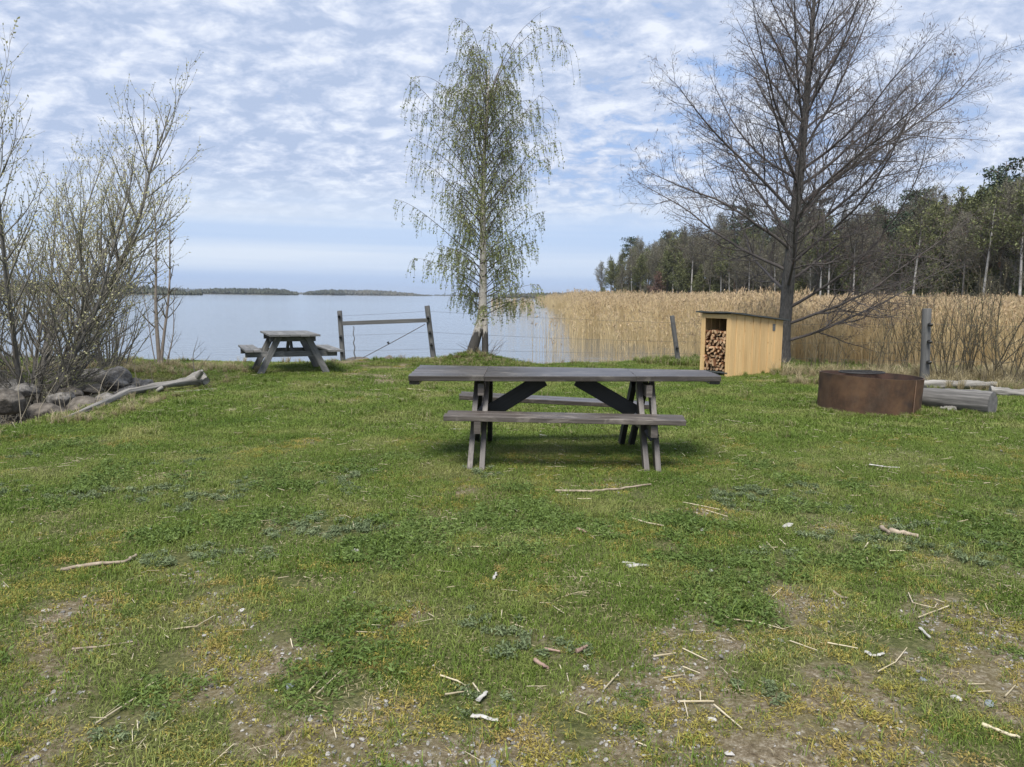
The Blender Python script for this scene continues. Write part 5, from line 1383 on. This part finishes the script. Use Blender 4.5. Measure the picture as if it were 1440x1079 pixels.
def broadleaf(seed, h, rad, leafm, nleaf, trunkm, birch=False, base=.3):
    T = Tree(seed); g = T.g; mt = MB(); ln = g.normal() * .4
    mt.tube([[0, 0, -1], [ln * .3, 0, h * .3], [ln * .7, .2, h * .65], [ln, 0, h]], [h * .011, h * .009, h * .006, .02], 7)
    mc = MB(); T.tips = []
    n1 = 26
    for k in range(n1):
        t = base + (1 - base) * .97 * (k + .5) / n1; z = h * t; a = k * 2.4 + g.random(); e = R(38 + 35 * t + g.normal() * 8)
        L = rad * (1.25 * (1 - ((t - base) / (1 - base)) ** 1.6) + .25) * T.r.uniform(.8, 1.2)
        d = np.array([math.cos(a) * math.cos(e), math.sin(a) * math.cos(e), math.sin(e)])
        T.branch(mc, [ln * t, 0, z], d, L, .05 * (1 - t) + .025, 0, [dict(n=5, wob=.1, up=.06, tip=.3, s=4), dict(per=2.6, n=4, wob=.14, up=.06, tip=.4, s=3, t0=.2, ang=42, len=.5, tap=.5, rr=.6, rmin=.018), dict(per=3.4, n=3, wob=.15, up=.05, tip=.5, s=3, t0=.15, ang=44, len=.5, tap=.4, rr=.7, rmin=.012)])
    C = []; A2 = []
    tips = T.tips
    for _ in range(nleaf):
        P2, D2 = T.r.choice(tips); i = T.r.randint(0, len(P2) - 1); C.append(P2[i] + g.normal(size=3) * .16); A2.append(nrm(D2[min(i, len(D2) - 1)] + g.normal(size=3) * .5))
    C = np.array(C); A2 = np.array(A2); l = (.10 + .12 * g.random(len(C)))[:, None]; B2 = np.cross(A2, g.normal(size=A2.shape)); B2 /= np.linalg.norm(B2, axis=1, keepdims=True)
    mc.diamonds(C, A2 * l * 1.2, B2 * l * .16 if leafm is m_haze_br else B2 * l * .5, 1)
    return mt.mesh('trunk', trunkm), mc.mesh('crown', [m_ftrunk if not birch else m_btwig, leafm])
kinds = {
 'spruce': [conifer(201, 17, 2.6), conifer(202, 15, 2.2), conifer(203, 18, 2.4)],
 'pine': [conifer(211, 17, 2.6, True), conifer(212, 16, 2.2, True)],
 'bare': [broadleaf(221, 15, 2.9, m_haze_br, 5200, m_ftrunk), broadleaf(222, 14, 2.5, m_haze_br, 4600, m_ftrunk), broadleaf(223, 16, 2.8, m_haze_br, 5200, m_ftrunk, base=.4)],
 'green': [broadleaf(231, 15, 2.7, m_haze_gr, 3800, m_ftrunk), broadleaf(232, 13, 2.4, m_haze_gr, 3400, m_ftrunk, base=.2)],
 'birch': [broadleaf(241, 15, 2.2, m_haze_gr, 1500, m_birch2, True, base=.42), broadleaf(242, 16, 2.0, m_haze_br, 2000, m_birch2, True, base=.45)],
 'red': [broadleaf(251, 11, 2.6, m_haze_rd, 3400, m_ftrunk, base=.12)],
 'brush': [broadleaf(261, 5, 2.0, m_haze_br, 2400, m_ftrunk, base=.04), broadleaf(262, 4.5, 1.8, m_haze_gr, 1500, m_ftrunk, base=.04)]}
info = {'spruce': ('spruce_tree', 'dark green spruce standing in the wood across the reed bay', 'spruces of the wood across the bay'),
        'pine': ('pine_tree', 'pine with dark tufted crown rising from the wood across the bay', 'pines of the wood across the bay'),
        'bare': ('bare_tree', 'brown grey leafless tree in the wood across the reed bay', 'leafless trees of the wood across the bay'),
        'green': ('budding_tree', 'tree with fresh yellow green buds in the wood across the bay', 'budding trees of the wood across the bay'),
        'birch': ('birch_tree', 'birch with thin white trunk at the edge of the wood', 'white trunked birches at the wood edge'),
        'brush': ('bush', 'low brownish bush at the foot of the wood behind the reeds', 'bushes at the foot of the wood')}
def ftree(kind, x, y, s, label=None, name=None, var=None, hs=1.0):
    nm, lb, gp = info.get(kind, (name, label, None))
    z = max(hz(x, y), -.5)
    e_ = empty(name or nm, (x, y, z), random.random() * 6.28, label or lb, 'tree' if kind != 'brush' else 'bush', None if label else gp)
    tm, cm = (random.choice(kinds[kind]) if var is None else kinds[kind][var])
    for n_, me in (('trunk', tm), ('crown', cm)):
        o = bpy.data.objects.new(n_, me); COL.objects.link(o); o.parent = e_
    e_.scale = (s, s, s * hs); return e_
def on_edge(px, s):
    """ground point of the wood whose forest_s equals s along the ray of column px"""
    k = (px - 720) / FPX
    Y = (s + 29.5 * .977 + 210 * .215) / (.977 * k + .215); return k * Y, Y
random.seed(31)
cnt = 0
pxs = []
# front row and following rows
for row, (s0, step) in enumerate(((2, 1), (6, 1), (11, 1), (17, 1))):
    Yv = 228.0
    while Yv > 50:
        x = 29.5 + (s0 + random.uniform(-1.5, 1.5) - (Yv - 210) * .215) / .977
        px = 720 + FPX * x / Yv
        if px < 1530:
            r = random.random(); f = (px - 860) / 580
            if row == 0: kd = 'bare' if r < .42 else 'green' if r < .62 else 'birch' if r < .74 else 'brush'
            elif row == 1: kd = 'bare' if r < .62 else 'green' if r < .80 else 'birch' if r < .88 else 'pine'
            else: kd = 'spruce' if r < .10 else 'pine' if r < .24 else 'bare' if r < .80 else 'green'
            sc = random.uniform(.78, 1.02) * (.95 if row < 2 else 1.08)
            if kd in ('bare', 'green') and row == 0: sc *= .85
            sc *= (1.12 if Yv > 170 else 1) * (.86 if kd == 'spruce' else 1.05) * (1 + .07 * min(max(f, 0), 1.1)); ftree(kd, x, Yv, sc); cnt += 1
        Yv -= random.uniform(2.0, 3.6) * (1.0 if row < 2 else 1.15) * (1 + .25 * (Yv > 130))
print('forest trees', cnt)
x, y = (882 - 720) / FPX * 236, 236; 
ftree('pine', x, y, 1.12, 'tallest dark pine at the left end of the wood on the point', 'pine_tree', 0)
ftree('pine', x + 3.2, y + 3, .92, 'shorter dark pine just right of the tallest one on the point', 'pine_tree', 1)
ftree('green', (863 - 720) / FPX * 240, 240, .62, 'pale rounded tree at the very tip of the wooded point', 'budding_tree', 1)
ftree('green', (870 - 720) / FPX * 244, 244, .72, 'grey green tree between the tip and the tall pine', 'budding_tree', 0)
xx, yy = on_edge(922, .5); ftree('red', xx, yy, .75, 'reddish budding tree at the reed edge near the end of the wood', 'budding_tree', 0)
xx, yy = on_edge(950, 0); ftree('green', xx, yy, .95, 'bright yellow green tree beside the reddish one', 'budding_tree', 1)
for px, s_, lb in ((1277, .2, 'white birch trunk standing alone left of the thick post top'), (1375, .0, 'white birch with the longest bare trunk near the right edge'), (1429, -.5, 'white birch with yellow green leaves at the right edge of the picture'), (1150, .3, 'thin white birch seen through the big bare tree')):
    xx, yy = on_edge(px, s_); ftree('birch', xx, yy, 1.02, lb, 'birch_tree', 0)
# the depth of the wood behind its front rows
fs = []
for nm, kd in (('w0', 'spruce'), ('w1', 'spruce'), ('w2', 'pine'), ('w3', 'bare'), ('w4', 'brush'), ('w5', 'brush')):
    fs.append(bpy.data.objects.new(nm, kinds[kd][0 if nm not in ('w1', 'w5') else 1][1]))
P = []
for k in range(1900):
    Yv = random.uniform(40, 246); s0 = random.uniform(20, 85) if k < 950 else random.uniform(5, 55); x = 29.5 + (s0 - (Yv - 210) * .215) / .977
    if 720 + FPX * x / Yv < 1620 and not (Yv > 238 and k < 950): P.append((x, Yv, 0 if k < 950 else 1))
P = np.array(P); wk = P[:, 2] > .5; P = P[:, :2]; n = len(P); sc = rng.uniform(.85, 1.1, n)
scatter('woodland', np.column_stack([P, height(P[:, 0], P[:, 1])]), np.column_stack([np.zeros(n), np.zeros(n), rng.random(n) * 6.28]), np.column_stack([sc, sc, sc]), np.where(wk, rng.choice([4, 5], n), rng.choice([0, 1, 2, 3, 3, 3], n)), fs, label='dark depth of the wood behind its front rows of trees', cat='wood')

# ------------------------------------------------------------------ far islands and shores
def island(name, px0, px1, Y, prof, label, mat_, n, depth, seed, tw=2.2, low=.6):
    """prof: list of (px, height in photo px above the water line)"""
    g = np.random.default_rng(seed); x0, x1 = (px0 - 720) / FPX * Y, (px1 - 720) / FPX * Y
    q = Y / FPX
    mb = MB(); nx_ = 60; V = []; F = []
    cross = [(-.5, -1.5), (-.48, .4), (-.3, 1.5), (.3, 1.5), (.5, -1.5)]
    for i in range(nx_):
        f = i / (nx_ - 1); en = min(1, f * 12, (1 - f) * 12); 
        for (cy, cz) in cross: V.append((x0 + (x1 - x0) * f, Y + depth * .5 + cy * depth * en, WATER + (cz if cz < 0 else cz * en)))
    for i in range(nx_ - 1):
        for j in range(4): a = i * 5 + j; F.append((a, a + 5, a + 6, a + 1))
    mb.add(V, F); o = mb.build(name, m_isl); tag(o, kind='structure')
    mb = MB()
    px = px0 + (px1 - px0) * g.random(n); hh = np.interp(px, [a for a, b_ in prof], [b_ for a, b_ in prof]) * q
    ny = 10
    C = []; 
    for k in range(n):
        f = g.random(); X = (px[k] - 720) / FPX * Y; y = Y + depth * (.04 + .9 * f); h = hh[k] * (.72 + .3 * f) * g.uniform(.6, 1.12); w_ = min(tw * g.uniform(.5, 1.1), h * .45)
        top = g.uniform(.05, .45) if g.random() < .55 else .05
        zz_ = np.array([0, .15, .5, .8, 1.0]); r_ = w_ * np.array([.5, 1, .85, .35 + top * .6, .03])
        mb.tq(np.array([[X + g.normal() * .2 * w_, y, WATER + z * h] for z in zz_]), r_ * (1 + .15 * g.normal(size=5)), 5, 0)
    tag(mb.build('far_wood', mat_), label, 'far wood', kind='stuff')
m_isl = simple('far_shore', (0.05, 0.05, 0.04), (0.13, 0.12, 0.10), .02, 0.95, bstr=0)
island('island', -160, 248, 620, [(-160, 22), (0, 19), (60, 17), (150, 16), (190, 14), (215, 10), (248, 5)], 'dark wooded shore behind the willow on the left', m_farwood, 1500, 60, 1)
island('island', 205, 275, 3300, [(205, 8), (240, 8), (275, 5)], 'faint blue wooded strip on the horizon left of the small island', m_farwood, 300, 200, 2, 12)
island('island', 260, 402, 1250, [(260, 4), (272, 9), (300, 9.5), (350, 10), (385, 9), (402, 4)], 'dark wooded island in the middle of the lake on the left', m_farwood, 1000, 90, 3, 4)
island('island', 395, 470, 3600, [(395, 4), (430, 3), (470, 5)], 'low distant shore between the two islands', m_farwood2, 250, 200, 4, 12)
island('island', 424, 470, 1700, [(424, 4), (430, 7), (455, 9), (470, 8)], 'dark wooded left end of the long low island', m_farwood, 350, 120, 5, 6)
island('island', 455, 596, 2100, [(455, 8), (500, 8.5), (540, 7), (570, 4.5), (596, 1.5)], 'long low island with grey green wood left of the birch', m_farwood2, 900, 200, 6, 7)
island('island', 590, 745, 4200, [(590, 2), (650, 3), (700, 4), (745, 6)], 'thin far shoreline seen through the birch', m_farwood, 420, 200, 7, 14)
island('island', 706, 960, 880, [(706, 4), (715, 7), (750, 8.5), (800, 9.5), (850, 12), (960, 14)], 'wooded far shore between the birch and the reed point', m_farwood2, 1500, 70, 8, 3)

# ------------------------------------------------------------------ air
mh = bpy.data.materials.new('thin_haze'); mh.use_nodes = True; nt = mh.node_tree
nt.nodes.remove(nt.nodes['Principled BSDF']); pv = nn(nt, 'ShaderNodeVolumePrincipled')
pv.inputs['Color'].default_value = (0.82, 0.90, 1.0, 1); pv.inputs['Density'].default_value = 0.0001; pv.inputs['Anisotropy'].default_value = 0.2
nt.links.new(pv.outputs[0], nt.nodes['Material Output'].inputs['Volume'])
hb = MB(); X0, X1, Y0, Y1, Z0, Z1 = -7600, 7600, -320, 8000, -5, 60
hb.add([(X0, Y0, Z0), (X1, Y0, Z0), (X1, Y1, Z0), (X0, Y1, Z0), (X0, Y0, Z1), (X1, Y0, Z1), (X1, Y1, Z1), (X0, Y1, Z1)],
       [(3, 2, 1, 0), (4, 5, 6, 7), (0, 1, 5, 4), (1, 2, 6, 5), (2, 3, 7, 6), (3, 0, 4, 7)])
hzo = hb.build('haze', mh); tag(hzo, kind='stuff')
mh.cycles.homogeneous_volume = True
for o in bpy.data.objects:
    if o.type == 'MESH' and o.users_collection and False: pass
